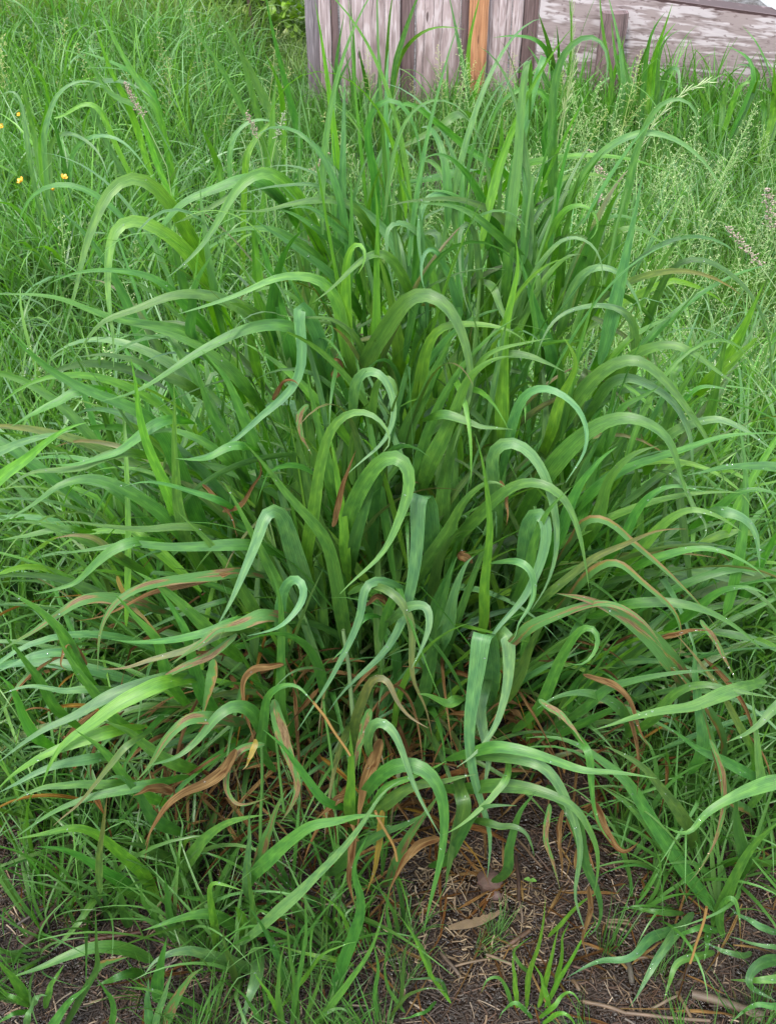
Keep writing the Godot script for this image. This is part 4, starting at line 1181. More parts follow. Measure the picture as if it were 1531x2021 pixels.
	for q in [[620,1385, 655,1440, 690,1490], [1395,1790, 1380,1840, 1360,1900], [742,1600, 770,1660, 785,1700]]:
		S(t, 6, -.13, q, lin(0.22, 0.13, 0.04), "dead_stem")

func clump_fill(t: Node3D) -> void:                              # the tillers that stand behind and between the leaves above
	rng.seed = 555
	var leaves := buf()
	var stems := buf()
	for k in 300:
		var core := k % 5 < 3
		var a := rng.randf() * TAU
		var r := sqrt(rng.randf())
		var foot := Vector3(cos(a) * r * 0.33, 0, -1.32 + sin(a) * r * 0.16) if core else Vector3(cos(a) * r * 0.40, 0, -1.25 + sin(a) * r * 0.19)
		var out := Vector3(cos(a) * r * 0.95, 0, sin(a) * r * (0.7 if sin(a) < 0 else 0.35))
		var tall := rng.randf_range(0.34, 0.66) * (1.1 - 0.4 * r) if core else rng.randf_range(0.25, 0.60) * (1.1 - 0.3 * r)
		var d := (Vector3.UP + out * rng.randf_range(0.2, 0.7) * (0.6 if core else 1.0) + Vector3(rng.randf_range(-0.12, 0.12), 0, rng.randf_range(-0.1, 0.1))).normalized()
		var pts := PackedVector3Array()
		for j in 6: pts.append(foot + d * (tall * j / 5.0) + out * (0.06 * pow(j / 5.0, 2)))
		var g := rng.randf_range(0.75, 1.1)
		tube(stems, pts, 0.0024, 0.0017, lin(0.062, 0.150, 0.030) * g, 5)
		var turn := rng.randf() * TAU
		for j in 5:
			if j == 0 and rng.randf() < 0.4: continue
			var f := (j + 0.6) / 5.2
			var p0 := pts[0].lerp(pts[5], f)
			var side := Vector3(cos(turn + PI * j), 0, sin(turn + PI * j))
			var tone: Array = tone_of(["n", "n", "n", "d", "g", "b"][rng.randi() % 6])
			if j == 0: tone = [tone_of("d")[0], tone_of("t")[1]]
			var length := rng.randf_range(0.18, 0.42) * (0.7 if j == 0 else 1.0)
			var way := d * (1.3 if core else 0.95) + side * rng.randf_range(0.15, 0.6) + out * rng.randf_range(-0.25, 0.3)
			if way.z > 0: way.z *= 0.45
			grown(leaves, p0, way, length, rng.randf_range(0.008, 0.017), rng.randf_range(0.3, 2.4) * (0.8 if core else 1.0), rng.randf_range(-2, 2), tone[0], tone[1], 14, 4)
	for k in 190:                                                # the skirt of low outer leaves
		var x := rng.randf_range(-0.44, 0.44)
		if x > 0.02 and rng.randf() < 0.4: x -= 0.4
		var open := smoothstep(0.0, 0.08, x) * smoothstep(0.40, 0.32, x)
		var p0 := Vector3(x, rng.randf_range(0.03, 0.16) + 0.06 * open, -1.08 - 0.10 * rng.randf() - 0.22 * pow(absf(x) / 0.44, 3))
		var way := Vector3(x * 1.6 + rng.randf_range(-0.6, 0.6), rng.randf_range(0.35, 1.1), rng.randf_range(-0.05, 0.6) * (1.0 - 0.6 * open))
		var tone: Array = tone_of(["n", "d", "n", "g", "t", "n"][rng.randi() % 6])
		grown(leaves, p0, way, rng.randf_range(0.18, 0.36) * (1.0 - 0.3 * open), rng.randf_range(0.008, 0.017), rng.randf_range(1.0, 2.4), rng.randf_range(-1.5, 1.5), tone[0], tone[1], 14, 4)
	var shell := 0                                               # leaves on the clump's face, each from its own stem
	while shell < 290:
		var px := 760.0 + rng.randfn(0, 300)
		var py := rng.randf_range(620, 1520)
		if absf(px - 760) > 280 + (py - 330) * 0.45 or absf(px - 760) > 690: continue
		shell += 1
		var p0 := at(px, py, reach(py) + rng.randf_range(0.05, 0.20))
		p0.y = maxf(p0.y, 0.04)
		var sidew := (px - 760.0) / 600.0
		var low := smoothstep(500.0, 1400.0, py)
		var way := Vector3(sidew * lerpf(0.5, 1.3, low) + rng.randf_range(-0.5, 0.5), rng.randf_range(0.7, 1.4) - 0.5 * low * absf(sidew), rng.randf_range(-0.35, 0.30))
		var tone: Array = tone_of(["n", "n", "g", "d", "b", "n", "t"][rng.randi() % 7])
		var one := buf()
		var to := one if shell <= 70 else leaves
		grown(to, p0, way, rng.randf_range(0.18, 0.30) + 0.10 * low, rng.randf_range(0.010, 0.019), rng.randf_range(0.6, 2.8), rng.randf_range(-2, 2), tone[0], tone[1], 15, 4)
		if shell <= 70: put("leaf", commit(one), M.leaf, t)
	for k in 170:                                                # slender upright blades through the upper middle
		var px := 830.0 + rng.randfn(0, 190)
		var py := rng.randf_range(430, 980)
		var p0 := at(px, py, reach(py) + rng.randf_range(0.02, 0.20))
		var tone: Array = tone_of(["g", "n", "g", "b", "n"][rng.randi() % 5])
		var way := Vector3((px - 830.0) / 1100.0 + rng.randf_range(-0.25, 0.25), 1.3, rng.randf_range(-0.3, 0.15))
		grown(leaves, p0, way, rng.randf_range(0.16, 0.33), rng.randf_range(0.006, 0.013), rng.randf_range(0.2, 2.6) if k % 3 else 4.0, rng.randf_range(-1.5, 1.5), tone[0], tone[1], 16, 4)
	var dead := buf()
	for k in 230:
		var x := rng.randfn(-0.08, 0.24)
		var c := lin(0.62, 0.56, 0.50) * rng.randf_range(0.5, 1.15)
		if rng.randf() < 0.15: c = lin(0.75, 0.66, 0.26)
		grown(dead, Vector3(x, rng.randf_range(0.05, 0.36), -1.10 + rng.randfn(0, 0.07)), Vector3(x * 1.5 + rng.randf_range(-0.7, 0.7), rng.randf_range(-0.6, 0.8), rng.randf_range(-0.2, 0.7)), rng.randf_range(0.10, 0.26), rng.randf_range(0.003, 0.008), rng.randf_range(1.5, 4.0), rng.randf_range(-5, 5), c, c * 1.1, 12, 4)
	put("withered_leaves", commit(dead), M.dry, t).set_meta("kind", "stuff")
	var o := put("foliage", commit(leaves), M.leaf, t)
	o.set_meta("kind", "stuff")
	var s := put("stems", commit(stems), M.stem, t)
	s.set_meta("kind", "stuff")

# ---------------------------------------------------------------- young plants on the soil in front
func front_plants() -> void:
	rng.seed = 88
	rooted = true
	var a := thing("young_grass_plant", "young broad-leaved grass plant on soil, fanning out to the lower left", "grass plant", on_ground(315, 1790), "young plants before the clump")
	L(a, 24, -.14, [316,1790, 287,1725, 248,1690, 199,1651, 165,1635, 146,1632, 85,1645, 22,1660], "b", .07, .4)
	L(a, 24, -.14, [304,1780, 235,1737, 183,1706, 138,1683, 110,1674, 74,1670], "n", .06, .4)
	L(a, 20, -.12, [318,1800, 290,1778, 261,1766, 215,1745], "n", .03, .4)
	L(a, 18, -.15, [265,1738, 242,1744, 210,1754, 190,1772, 162,1813, 130,1850, 95,1883], "n", .06, .4)
	L(a, 26, -.16, [338,1765, 372,1700, 400,1660, 430,1636, 459,1622, 522,1609], "n", .07, .35)
	L(a, 12, -.14, [363,1712, 358,1672, 368,1656, 390,1656, 400,1672], "b", .03, .3)
	L(a, 12, -.15, [392,1705, 370,1735, 338,1760, 318,1780, 305,1805], "t", .04, .4)
	L(a, 20, -.13, [255,1830, 246,1800, 240,1770, 236,1750], "n", .02, .2)
	L(a, 18, -.12, [350,1780, 360,1740, 355,1700, 350,1680], "n", .02, .2)
	L(a, 22, -.13, [378,1735, 340,1700, 280,1670, 230,1660], "d", .03, .3)
	L(a, 20, -.13, [330,1672, 300,1660, 255,1655, 215,1662], "n", .03, .4)
	L(a, 14, -.12, [318,1850, 300,1800, 285,1780, 282,1740], "n", .02, .2)
	L(a, 16, -.10, [345,1860, 335,1800, 330,1760, 325,1720], "n", .02, .2)
	L(a, 22, -.12, [420,1670, 415,1640, 430,1600, 432,1592], "s1", .02, .2)
	var b := thing("young_grass_plant", "young grass plant whose grey-green front leaf bends down over the lower edge", "grass plant", on_ground(500, 1880), "young plants before the clump")
	L(b, 26, -.10, [498,1850, 486,1838, 475,1810, 465,1790], "b", .03, .2)
	L(b, 23, -.12, [492,1850, 450,1818, 411,1803, 380,1808, 330,1820, 282,1836], "n", .06, .45)
	L(b, 27, -.12, [498,1870, 497,1858, 506,1868, 508,1890, 505,1920, 492,1967, 473,2030], "g", .08, .2)
	L(b, 26, -.11, [505,1918, 485,1912, 432,1892, 380,1879, 340,1884, 305,1903, 288,1925], "g", .05, .45)
	L(b, 17, -.11, [466,1800, 430,1765, 405,1772, 370,1770, 350,1766], "n", .04, .5)
	L(b, 14, -.09, [500,1870, 498,1800, 490,1740, 488,1700], "n", .01, .2)
	L(b, 15, -.10, [425,1890, 425,1830, 415,1780, 412,1750, 420,1742, 450,1750, 480,1758], "b", .03, .3)
	L(b, 14, -.09, [470,1950, 455,1900, 445,1860, 440,1830], "d", .01, .2)
	var c := thing("young_grass_plant", "lowest left broad leaf with its short cut shoots on bare soil", "grass plant", on_ground(300, 1895), "young plants before the clump")
	L(c, 25, -.10, [302,1898, 248,1873, 193,1868, 131,1889, 78,1910, 12,1932], "n", .05, .45)
	L(c, 14, -.09, [125,2035, 170,1947, 193,1907, 193,1868, 188,1788], "d", .0, .15)
	L(c, 19, -.09, [285,1918, 250,1925, 215,1935, 190,1950], "n", .02, .45)
	L(c, 18, -.10, [90,2040, 120,2000, 150,1965, 175,1945], "n", .0, .3)
	L(c, 18, -.10, [296,2040, 292,2000, 292,1960, 292,1935], "g", .0, .15)
	L(c, 14, -.10, [300,2040, 318,1985, 332,1945, 340,1912], "g", .0, .2)
	L(c, 22, -.10, [320,2040, 345,1980, 370,1940, 405,1910], "s1", .0, .3)
	L(c, 24, -.09, [310,1980, 312,1930, 320,1890, 330,1850], "n", .0, .2)
	L(c, 13, -.09, [215,2040, 225,1990, 205,1950, 190,1930], "n", .0, .3)
	L(c, 10, -.10, [420,2010, 380,1980, 310,1955, 240,1948], "n", .03, .4)
	L(c, 14, -.09, [188,1930, 200,1905, 225,1895, 255,1890], "s2", .02, .4)
	var d := thing("young_grass_plant", "small tuft of short leaves on soil at the lower left corner", "grass plant", on_ground(60, 1985), "young plants before the clump")
	L(d, 20, -.08, [62,1982, 40,1950, 18,1920, -6,1890], "n", .02, .3)
	L(d, 13, -.08, [60,1985, 75,1968, 85,1962, 92,1963], "g", .02, .3)
	L(d, 11, -.08, [62,1988, 30,2000, 5,2015, -10,2025], "n", .02, .4)
	L(d, 13, -.08, [50,2035, 60,2000, 68,1975, 70,1960], "g", .0, .2)
	L(d, 10, -.08, [60,1985, 35,1972, 12,1960, -8,1940], "n", .02, .4)
	L(d, 13, -.08, [92,1990, 100,1950, 112,1925, 128,1905], "n", .0, .2)
	var e := thing("young_grass_plant", "sprawling grass plant rooted in the soil at the lower right", "grass plant", on_ground(1405, 1810), "young plants before the clump")
	L(e, 29, -.13, [1413,1800, 1353,1721, 1300,1645, 1271,1600, 1239,1546, 1189,1506, 1139,1470, 1080,1453, 1036,1456], "n", -.10, .35)
	L(e, 23, -.12, [1360,1735, 1333,1698, 1286,1639, 1227,1580, 1185,1552], "n", -.04, .35)
	L(e, 23, -.14, [1405,1830, 1438,1749, 1480,1673, 1510,1640, 1545,1612], "n", .03, .25)
	L(e, 12, -.12, [1350,1802, 1310,1800, 1275,1797, 1222,1790], "n", .02, .4)
	L(e, 19, -.12, [1368,1800, 1325,1848, 1283,1915, 1242,1986], "g", .03, .35, 0.8)
	L(e, 19, -.12, [1345,1828, 1320,1838, 1280,1853, 1252,1884, 1225,1894, 1190,1894, 1160,1905, 1118,1931], "g", .03, .4, 0.8)
	L(e, 15, -.11, [1408,1878, 1370,1888, 1339,1898, 1325,1924, 1307,1974], "n", .03, .4)
	L(e, 12, -.12, [1480,1880, 1470,1887, 1430,1880, 1385,1855], "g", .03, .45)
	L(e, 9, -.12, [1560,1878, 1531,1873, 1480,1862, 1438,1849], "g", .03, .45)
	L(e, 17, -.11, [1580,1930, 1540,1932, 1490,1934, 1441,1936], "n", .02, .4)
	L(e, 14, -.11, [1580,1985, 1531,1983, 1480,1988, 1441,2017], "n", .02, .4)
	L(e, 22, -.10, [1560,1890, 1510,1895, 1485,1915, 1480,1945, 1530,1975], "d", .02, .4)
	L(e, 15, -.11, [1425,1850, 1420,1800, 1440,1770, 1460,1830], "n", .02, .3)
	L(e, 14, -.10, [1540,1840, 1500,1830, 1470,1810, 1440,1790], "g", .02, .4)
	L(e, 14, -.11, [1420,1840, 1380,1830, 1350,1840, 1320,1850], "n", .02, .4)
	L(e, 12, -.10, [1400,1830, 1395,1850, 1396,1870, 1390,1895], "n", .02, .3)
	L(e, 14, -.12, [1430,1750, 1380,1710, 1350,1700, 1310,1706], "n", .03, .4)
	# narrow-bladed tufts in the foreground
	for q in [[585, 2010, "dark green narrow-bladed tuft at the bottom, left of centre", [[11, 575,2030, 590,1934, 602,1855, 605,1755], [14, 575,1965, 542,1881, 511,1818, 488,1788], [13, 615,2030, 693,1934, 733,1868, 760,1785], [25, 655,1980, 675,1907, 699,1842, 712,1782, 699,1724, 704,1693, 728,1647], [8, 605,2020, 620,1960, 640,1910, 650,1890], [9, 560,2020, 530,1960, 510,1930, 500,1915], [10, 590,2025, 585,1950, 570,1880, 565,1800], [8, 640,2010, 660,1960, 655,1920, 665,1900], [9, 560,1985, 600,1930, 640,1880, 700,1860], [10, 700,1905, 650,1890, 600,1880, 545,1865], [9, 520,2030, 500,1990, 480,1960, 455,1940], [8, 610,2030, 640,2000, 680,1990, 690,2020], [11, 560,2030, 550,1970, 555,1900, 560,1860]]],
		[1060, 1985, "bright green upright tuft on the straw, right of centre at the bottom", [[10, 1022,1990, 1015,1940, 1012,1890, 1018,1870], [10, 1040,1990, 1042,1930, 1065,1850, 1076,1775], [11, 1060,1990, 1080,1920, 1090,1870, 1100,1830], [9, 1095,1960, 1105,1900, 1110,1850, 1122,1820], [9, 1075,1990, 1110,1920, 1140,1870, 1175,1815], [8, 1080,1850, 1120,1810, 1150,1780, 1190,1760], [9, 1050,2010, 1030,1985, 1010,1980, 985,2012], [9, 1060,2010, 1090,1990, 1120,1960, 1150,1985], [8, 1010,1985, 1000,1950, 985,1930, 960,1935, 948,1960], [9, 1070,2020, 1100,2000, 1130,2010, 1140,2035], [8, 1050,1930, 1020,1900, 1015,1875, 1050,1850], [9, 1085,1990, 1075,1950, 1065,1920, 1050,1900]]],
		[830, 1960, "fine pale grass wisps at the bottom, left of the bright upright tuft", [[8, 890,1980, 850,1920, 820,1860, 785,1800], [7, 885,1970, 870,1940, 840,1930, 800,1935], [12, 850,1930, 830,1870, 810,1840, 800,1800], [7, 860,1975, 845,1990, 820,2005, 790,2010], [8, 790,1990, 795,1930, 800,1880, 815,1830], [7, 800,2000, 770,1960, 760,1920, 765,1860], [9, 745,2020, 740,1960, 745,1900, 735,1840], [7, 770,2010, 800,1970, 840,1950, 880,1955]]],
		[740, 1830, "loose thin green shoots on brown litter below the clump's foot", [[9, 760,1900, 770,1840, 765,1790, 770,1740], [9, 700,1880, 680,1820, 660,1790, 625,1760], [8, 640,1800, 600,1770, 575,1750, 560,1730], [8, 785,1850, 775,1800, 755,1760, 735,1720], [9, 800,1830, 790,1770, 775,1720, 770,1690], [8, 690,1850, 710,1800, 740,1770, 745,1755], [7, 525,1840, 527,1780, 525,1720, 523,1690]]]]:
		var g := thing("narrow_grass_tuft", q[2], "grass tuft", on_ground(q[0], q[1]), "narrow-bladed tufts in the foreground")
		for k in q[3]: L(g, k[0], -.10, k.slice(1), ["n", "n", "d", "b"][rng.randi() % 4] if q[0] != 1060 else ["b", "n"][rng.randi() % 2], .0, .3, rng.randf_range(-0.6, 0.6))
	rooted = false


# ---------------------------------------------------------------- the soil strip in front, its litter and small things
func strip(b: Dictionary, c: Vector3, yaw: float, pitch: float, length: float, wide: float, thick: float, col: Color, bend := 0.0) -> void:
	var d := Vector3(cos(yaw) * cos(pitch), sin(pitch), sin(yaw) * cos(pitch))
	var side := d.cross(Vector3.UP).normalized()
	var p := PackedVector3Array()
	for k in 5:
		var f := k / 4.0 - 0.5
		p.append(c + d * (length * f) + side * (bend * length * (f * f * 4.0 - 1.0)))
	tube(b, p, wide * 0.5, wide * 0.42, col, 5)

func litter() -> void:
	rng.seed = 4242
	var bits: Array = []
	for k in 5:
		var b := buf()
		var p := PackedVector3Array()
		var bend := rng.randf_range(-0.03, 0.03)
		for q in 4:
			var f := q / 3.0 - 0.5
			p.append(Vector3(f, 0.008 * sin(f * 5.0 + k), bend * (f * f * 4.0 - 1.0)))
		tube(b, p, 0.5 * [0.05, 0.035, 0.06, 0.03, 0.045][k], 0.45 * [0.04, 0.03, 0.06, 0.02, 0.045][k], Color.WHITE, 4)
		bits.append(commit(b))
	var where := [[], [], [], [], []]
	var tint := [[], [], [], [], []]
	for k in 30000:
		var z := rng.randf_range(-1.55, -0.55)
		var x := rng.randf_range(-0.85, 0.85)
		var pile := pow((x - 0.10) / 0.13, 2) + pow((z + 0.865) / 0.10, 2)       # the heap of chopped straw
		var heap := pile < 1.3 and rng.randf() < 1.0
		if not heap and rng.randf() < 0.15: continue
		var len := rng.randf_range(0.006, 0.034) if not heap else rng.randf_range(0.006, 0.022)
		if rng.randf() < 0.05: len *= 2.2
		var lift := 0.0 if not heap else 0.022 * maxf(0, 1.0 - pile) * rng.randf()
		var thick := rng.randf_range(0.5, 1.7) * 0.045
		var basis := Basis.from_euler(Vector3(rng.randf() * TAU, rng.randf() * TAU, rng.randf_range(-0.35, 0.35) * (1.0 if not heap else 2.2)), EULER_ORDER_YZX).scaled_local(Vector3(len, thick * 0.7, thick))
		var q := rng.randi() % 5
		where[q].append(Transform3D(basis, Vector3(x, ground_height(x, z) + 0.002 + lift + rng.randf() * 0.004, z)))
		var u := rng.randf()
		var c := lin(0.022, 0.012, 0.007)
		if heap: c = [lin(0.115, 0.075, 0.040), lin(0.19, 0.14, 0.085), lin(0.065, 0.040, 0.022)][rng.randi() % 3]
		elif u < 0.10: c = lin(0.13, 0.085, 0.050)
		elif u < 0.15: c = lin(0.22, 0.165, 0.115)
		elif u < 0.42: c = lin(0.055, 0.028, 0.016)
		elif u < 0.47: c = lin(0.06, 0.048, 0.038)
		tint[q].append(c * rng.randf_range(0.7, 1.25))
	var heap_ := Node3D.new()
	heap_.name = "straw_litter"
	add_child(heap_)
	tag(heap_, "short brown and tan straw bits strewn over the soil", "straw", "", "stuff")
	for k in 5: scatter("bits", bits[k], M.straw, where[k], tint[k], heap_)
	# dead leaves lying in and before the clump, too many to count
	var db := buf()
	for k in 420:
		var a := rng.randf() * TAU
		var z := -1.02 + rng.randfn(0, 0.13)
		var x := rng.randfn(-0.02, 0.30)
		if k > 330:
			x = rng.randf_range(-0.6, 0.6)
			z = rng.randf_range(-0.95, -0.65)
		var j := rng.randf_range(0.5, 1.1)
		var c: Color = [lin(0.8, 0.68, 0.55), lin(0.6, 0.42, 0.30), lin(0.95, 0.9, 0.8), lin(0.4, 0.3, 0.24)][rng.randi() % 4] * j
		var inside := z < -0.95 and absf(x) < 0.5
		grown(db, Vector3(x, rng.randf_range(0.008, 0.14 if inside else 0.015), z), Vector3(cos(a), rng.randf_range(-0.2, 0.5) if inside else 0.06, sin(a)), rng.randf_range(0.05, 0.20), rng.randf_range(0.003, 0.010) * (1.0 if inside else 0.55), 1.6, rng.randf_range(-4, 4), c, c * 0.9, 9, 2, 0.8)
	tag(put("dead_leaves", commit(db), M.dry, self), "brown withered grass leaves fallen round the foot of the clump", "leaves", "", "stuff")
	# straws one can tell apart: end points in the photograph, width, colour
	var straws := [
		[1365, 1962, 1505, 2003, 20, lin(0.074, 0.050, 0.033), "thickest split straw stalk, pale brown, lying near the lower right corner"],
		[1390, 1958, 1500, 2015, 9, lin(0.102, 0.073, 0.049), "pale straw lying along the thick split stalk's front"],
		[1150, 1975, 1235, 2000, 9, lin(0.082, 0.052, 0.031), "brown straw left of the thick split stalk, sloping down to the right"],
		[1235, 2000, 1400, 2016, 8, lin(0.086, 0.056, 0.036), "long thin reddish straw along the lowest edge of the soil"],
		[1335, 1958, 1362, 2010, 9, lin(0.078, 0.046, 0.021), "short upright orange straw crossing the stalks in front"],
		[1195, 1815, 1240, 1818, 6, lin(0.102, 0.071, 0.041), "short pale straw on soil beside the hanging leaf pair, upper one"],
		[1197, 1828, 1236, 1838, 7, lin(0.119, 0.089, 0.055), "short cream straw below the upper one beside the hanging pair"],
		[1196, 1818, 1245, 1826, 7, lin(0.086, 0.058, 0.031), "tan straw between the two short straws near the hanging pair"],
		[1250, 1892, 1300, 1888, 8, lin(0.061, 0.037, 0.017), "orange-brown straw under the right plant's long drooping leaf"],
		[1236, 1890, 1246, 1940, 13, lin(0.045, 0.037, 0.028), "grey flattened stub of straw standing in the soil on the right"],
		[1192, 1788, 1250, 1775, 3, lin(0.061, 0.038, 0.026), "thin crooked twig on dark soil right of the hanging leaves"],
		[1024, 1660, 1068, 1712, 6, lin(0.065, 0.038, 0.019), "tan straw leaning in the dark hollow under the drooping leaf"],
		[1016, 1650, 1062, 1706, 4, lin(0.086, 0.058, 0.031), "thinner tan straw beside the leaning one in the hollow"],
		[960, 1884, 1010, 1905, 8, lin(0.092, 0.063, 0.038), "pale straw below the chopped straw heap, sloping right"],
		[895, 1908, 960, 1893, 6, lin(0.082, 0.054, 0.031), "tan straw below the heap, sloping up to the right"],
		[1000, 1866, 1045, 1838, 11, lin(0.049, 0.025, 0.012), "reddish brown broad straw right of the chopped straw heap"],
		[1026, 1780, 1030, 1822, 5, lin(0.092, 0.065, 0.045), "thin pale upright straw right of the serrated chip"],
		[1018, 1690, 1024, 1778, 9, lin(0.026, 0.012, 0.006), "dark red-brown standing straw beside the pinkish clod"],
		[870, 1880, 905, 1925, 8, lin(0.061, 0.042, 0.028), "greyish straw at the left foot of the straw heap"],
		[170, 1815, 300, 1755, 6, lin(0.045, 0.021, 0.011), "long red-brown straw on the left soil behind the young plant"],
		[12, 1905, 110, 1800, 15, lin(0.030, 0.012, 0.006), "frayed red-brown stalk on the left soil, lower length"],
		[100, 1805, 150, 1705, 13, lin(0.035, 0.015, 0.008), "frayed red-brown stalk on the left soil, upper length"],
		[35, 1825, 95, 1790, 7, lin(0.033, 0.025, 0.021), "grey straw beside the frayed red-brown stalk on the left"],
		[225, 1968, 278, 1964, 5, lin(0.061, 0.031, 0.016), "straight reddish straw on bare pale soil at lower left"],
		[180, 1855, 280, 1840, 9, lin(0.041, 0.014, 0.006), "rust-red leaf stalk behind the lower left broad leaf"],
		[1285, 1990, 1340, 1965, 7, lin(0.098, 0.069, 0.043), "pale straw leaning up to the thick split stalk's left end"],
		[1380, 1870, 1335, 1945, 10, lin(0.024, 0.014, 0.008), "dark rotten stalk slanting over the soil on the right"],
		[1455, 1740, 1500, 1805, 7, lin(0.035, 0.019, 0.011), "brown straw slanting down among wet leaves at right edge"],
		[1130, 1935, 1143, 1955, 9, lin(0.082, 0.050, 0.026), "short tan chip of straw standing beside the front tuft"]]
	for q in straws:
		var a := on_ground(q[0], q[1], 0.008)
		var e := on_ground(q[2], q[3], 0.008)
		a.y = 0.006
		e.y = 0.008
		var p := PackedVector3Array()
		var sd := rng.randf() * 100.0
		var across := (e - a).cross(Vector3.UP).normalized()
		for k in 9:
			var f := k / 8.0
			p.append(a.lerp(e, f) + across * (0.012 * (e - a).length() * sin(f * 5.0 + sd)) + Vector3.UP * (0.003 + 0.003 * sin(f * PI)))
		var b := buf()
		var r := metres(q[4], a) * 0.5
		tube(b, p, r, r * 0.85, q[5], 9)
		for k in b.v.size():                                      # flattened and split along its length, as old straw is
			var line := lump.get_noise_2d(float(k % 10) * 300.0 + sd, (k / 10) * 40.0)
			b.v[k].y = maxf(b.v[k].y * 0.8, 0.001)
			b.c[k] = b.c[k] * (1.0 + 0.9 * line)
		tag(put("straw_stalk", commit(b), M.straw, self), q[6], "straw", "single straws on the soil")
	# a saw-edged chip, a clod, a pebble
	var t := thing("serrated_chip", "flat tan wood chip with a saw-toothed edge on the straw heap", "wood chip", on_ground(955, 1815))
	var cb := buf()
	var u0 := on_ground(885, 1835, 0.03) + Vector3.UP * 0.004
	var u1 := on_ground(990, 1800, 0.03) + Vector3.UP * 0.004
	var along := (u1 - u0).normalized()
	var over := along.cross(Vector3.UP).normalized()
	for k in 15:
		var f := k / 14.0
		var c := u0.lerp(u1, f) + over * 0.004 * sin(f * 3.0)
		var half := 0.006 * sin(PI * clampf(f * 0.85 + 0.1, 0, 1)) + 0.0012
		var tooth := 0.003 if k % 2 == 0 and k > 5 else 0.0
		for e in [[-half + tooth, 0.0022], [half, 0.0022], [half, -0.001], [-half + tooth, -0.001]]:
			cb.v.append(c + over * e[0] + Vector3.UP * e[1])
			cb.n.append(Vector3.UP if e[1] > 0 else Vector3.DOWN)
			cb.t.append(Vector2(f, 0))
			cb.c.append(lin(0.105, 0.070, 0.036) * (0.75 + 0.3 * rng.randf()))
	for k in 14:
		for j in 4:
			var q := k * 4 + j
			var r := k * 4 + (j + 1) % 4
			cb.i.append_array([q, q + 4, r, r, q + 4, r + 4])
	put("blade", commit(cb), M.straw, t)
	for q in [[965, 1738, 0.020, 0.014, "soil_clod", "lumpy pinkish brown clod of earth on the straw under the leaves", "clod", lin(0.055, 0.030, 0.022)], [978, 1766, 0.0085, 0.0075, "pebble", "small round mauve pebble below the pinkish brown clod", "pebble", lin(0.075, 0.046, 0.040)]]:
		var g := on_ground(q[0], q[1], q[3])
		var b := buf()
		add_ball(b, Vector3(g.x, q[3] * 0.75, g.z), Vector3(q[2], q[3], q[2] * 0.85), q[7], 14, 18, 0.55 if q[2] > 0.01 else 0.15)
		for k in b.c.size(): b.c[k] = b.c[k] * (1.0 + 0.5 * lump.get_noise_3dv(b.v[k] * 4000.0))
		tag(put(q[4], commit(b), plain(Color.WHITE, 0.85, true), self), q[5], q[6])
	# tiny seedling with two round leaves
	var sg := on_ground(1045, 1745)
	var st := thing("seedling", "tiny bright green seedling with round leaves in the dark hollow", "seedling", sg)
	for k in 2:
		var b := buf()
		var a := k * 2.8 + 0.4
		grown(b, sg + Vector3(0, 0.012, 0), Vector3(cos(a), 0.35, sin(a)), 0.011, 0.0085, 1.0, 0.0, lin(0.12, 0.26, 0.05), lin(0.14, 0.30, 0.06), 6, 2, 0.3)
		put("leaf", commit(b), M.fine, st)
	var sb := buf()
	tube(sb, PackedVector3Array([sg, sg + Vector3(0, 0.007, 0), sg + Vector3(0, 0.013, 0)]), 0.0008, 0.0007, lin(0.16, 0.22, 0.07), 5)
	put("stem", commit(sb), M.stem, st)

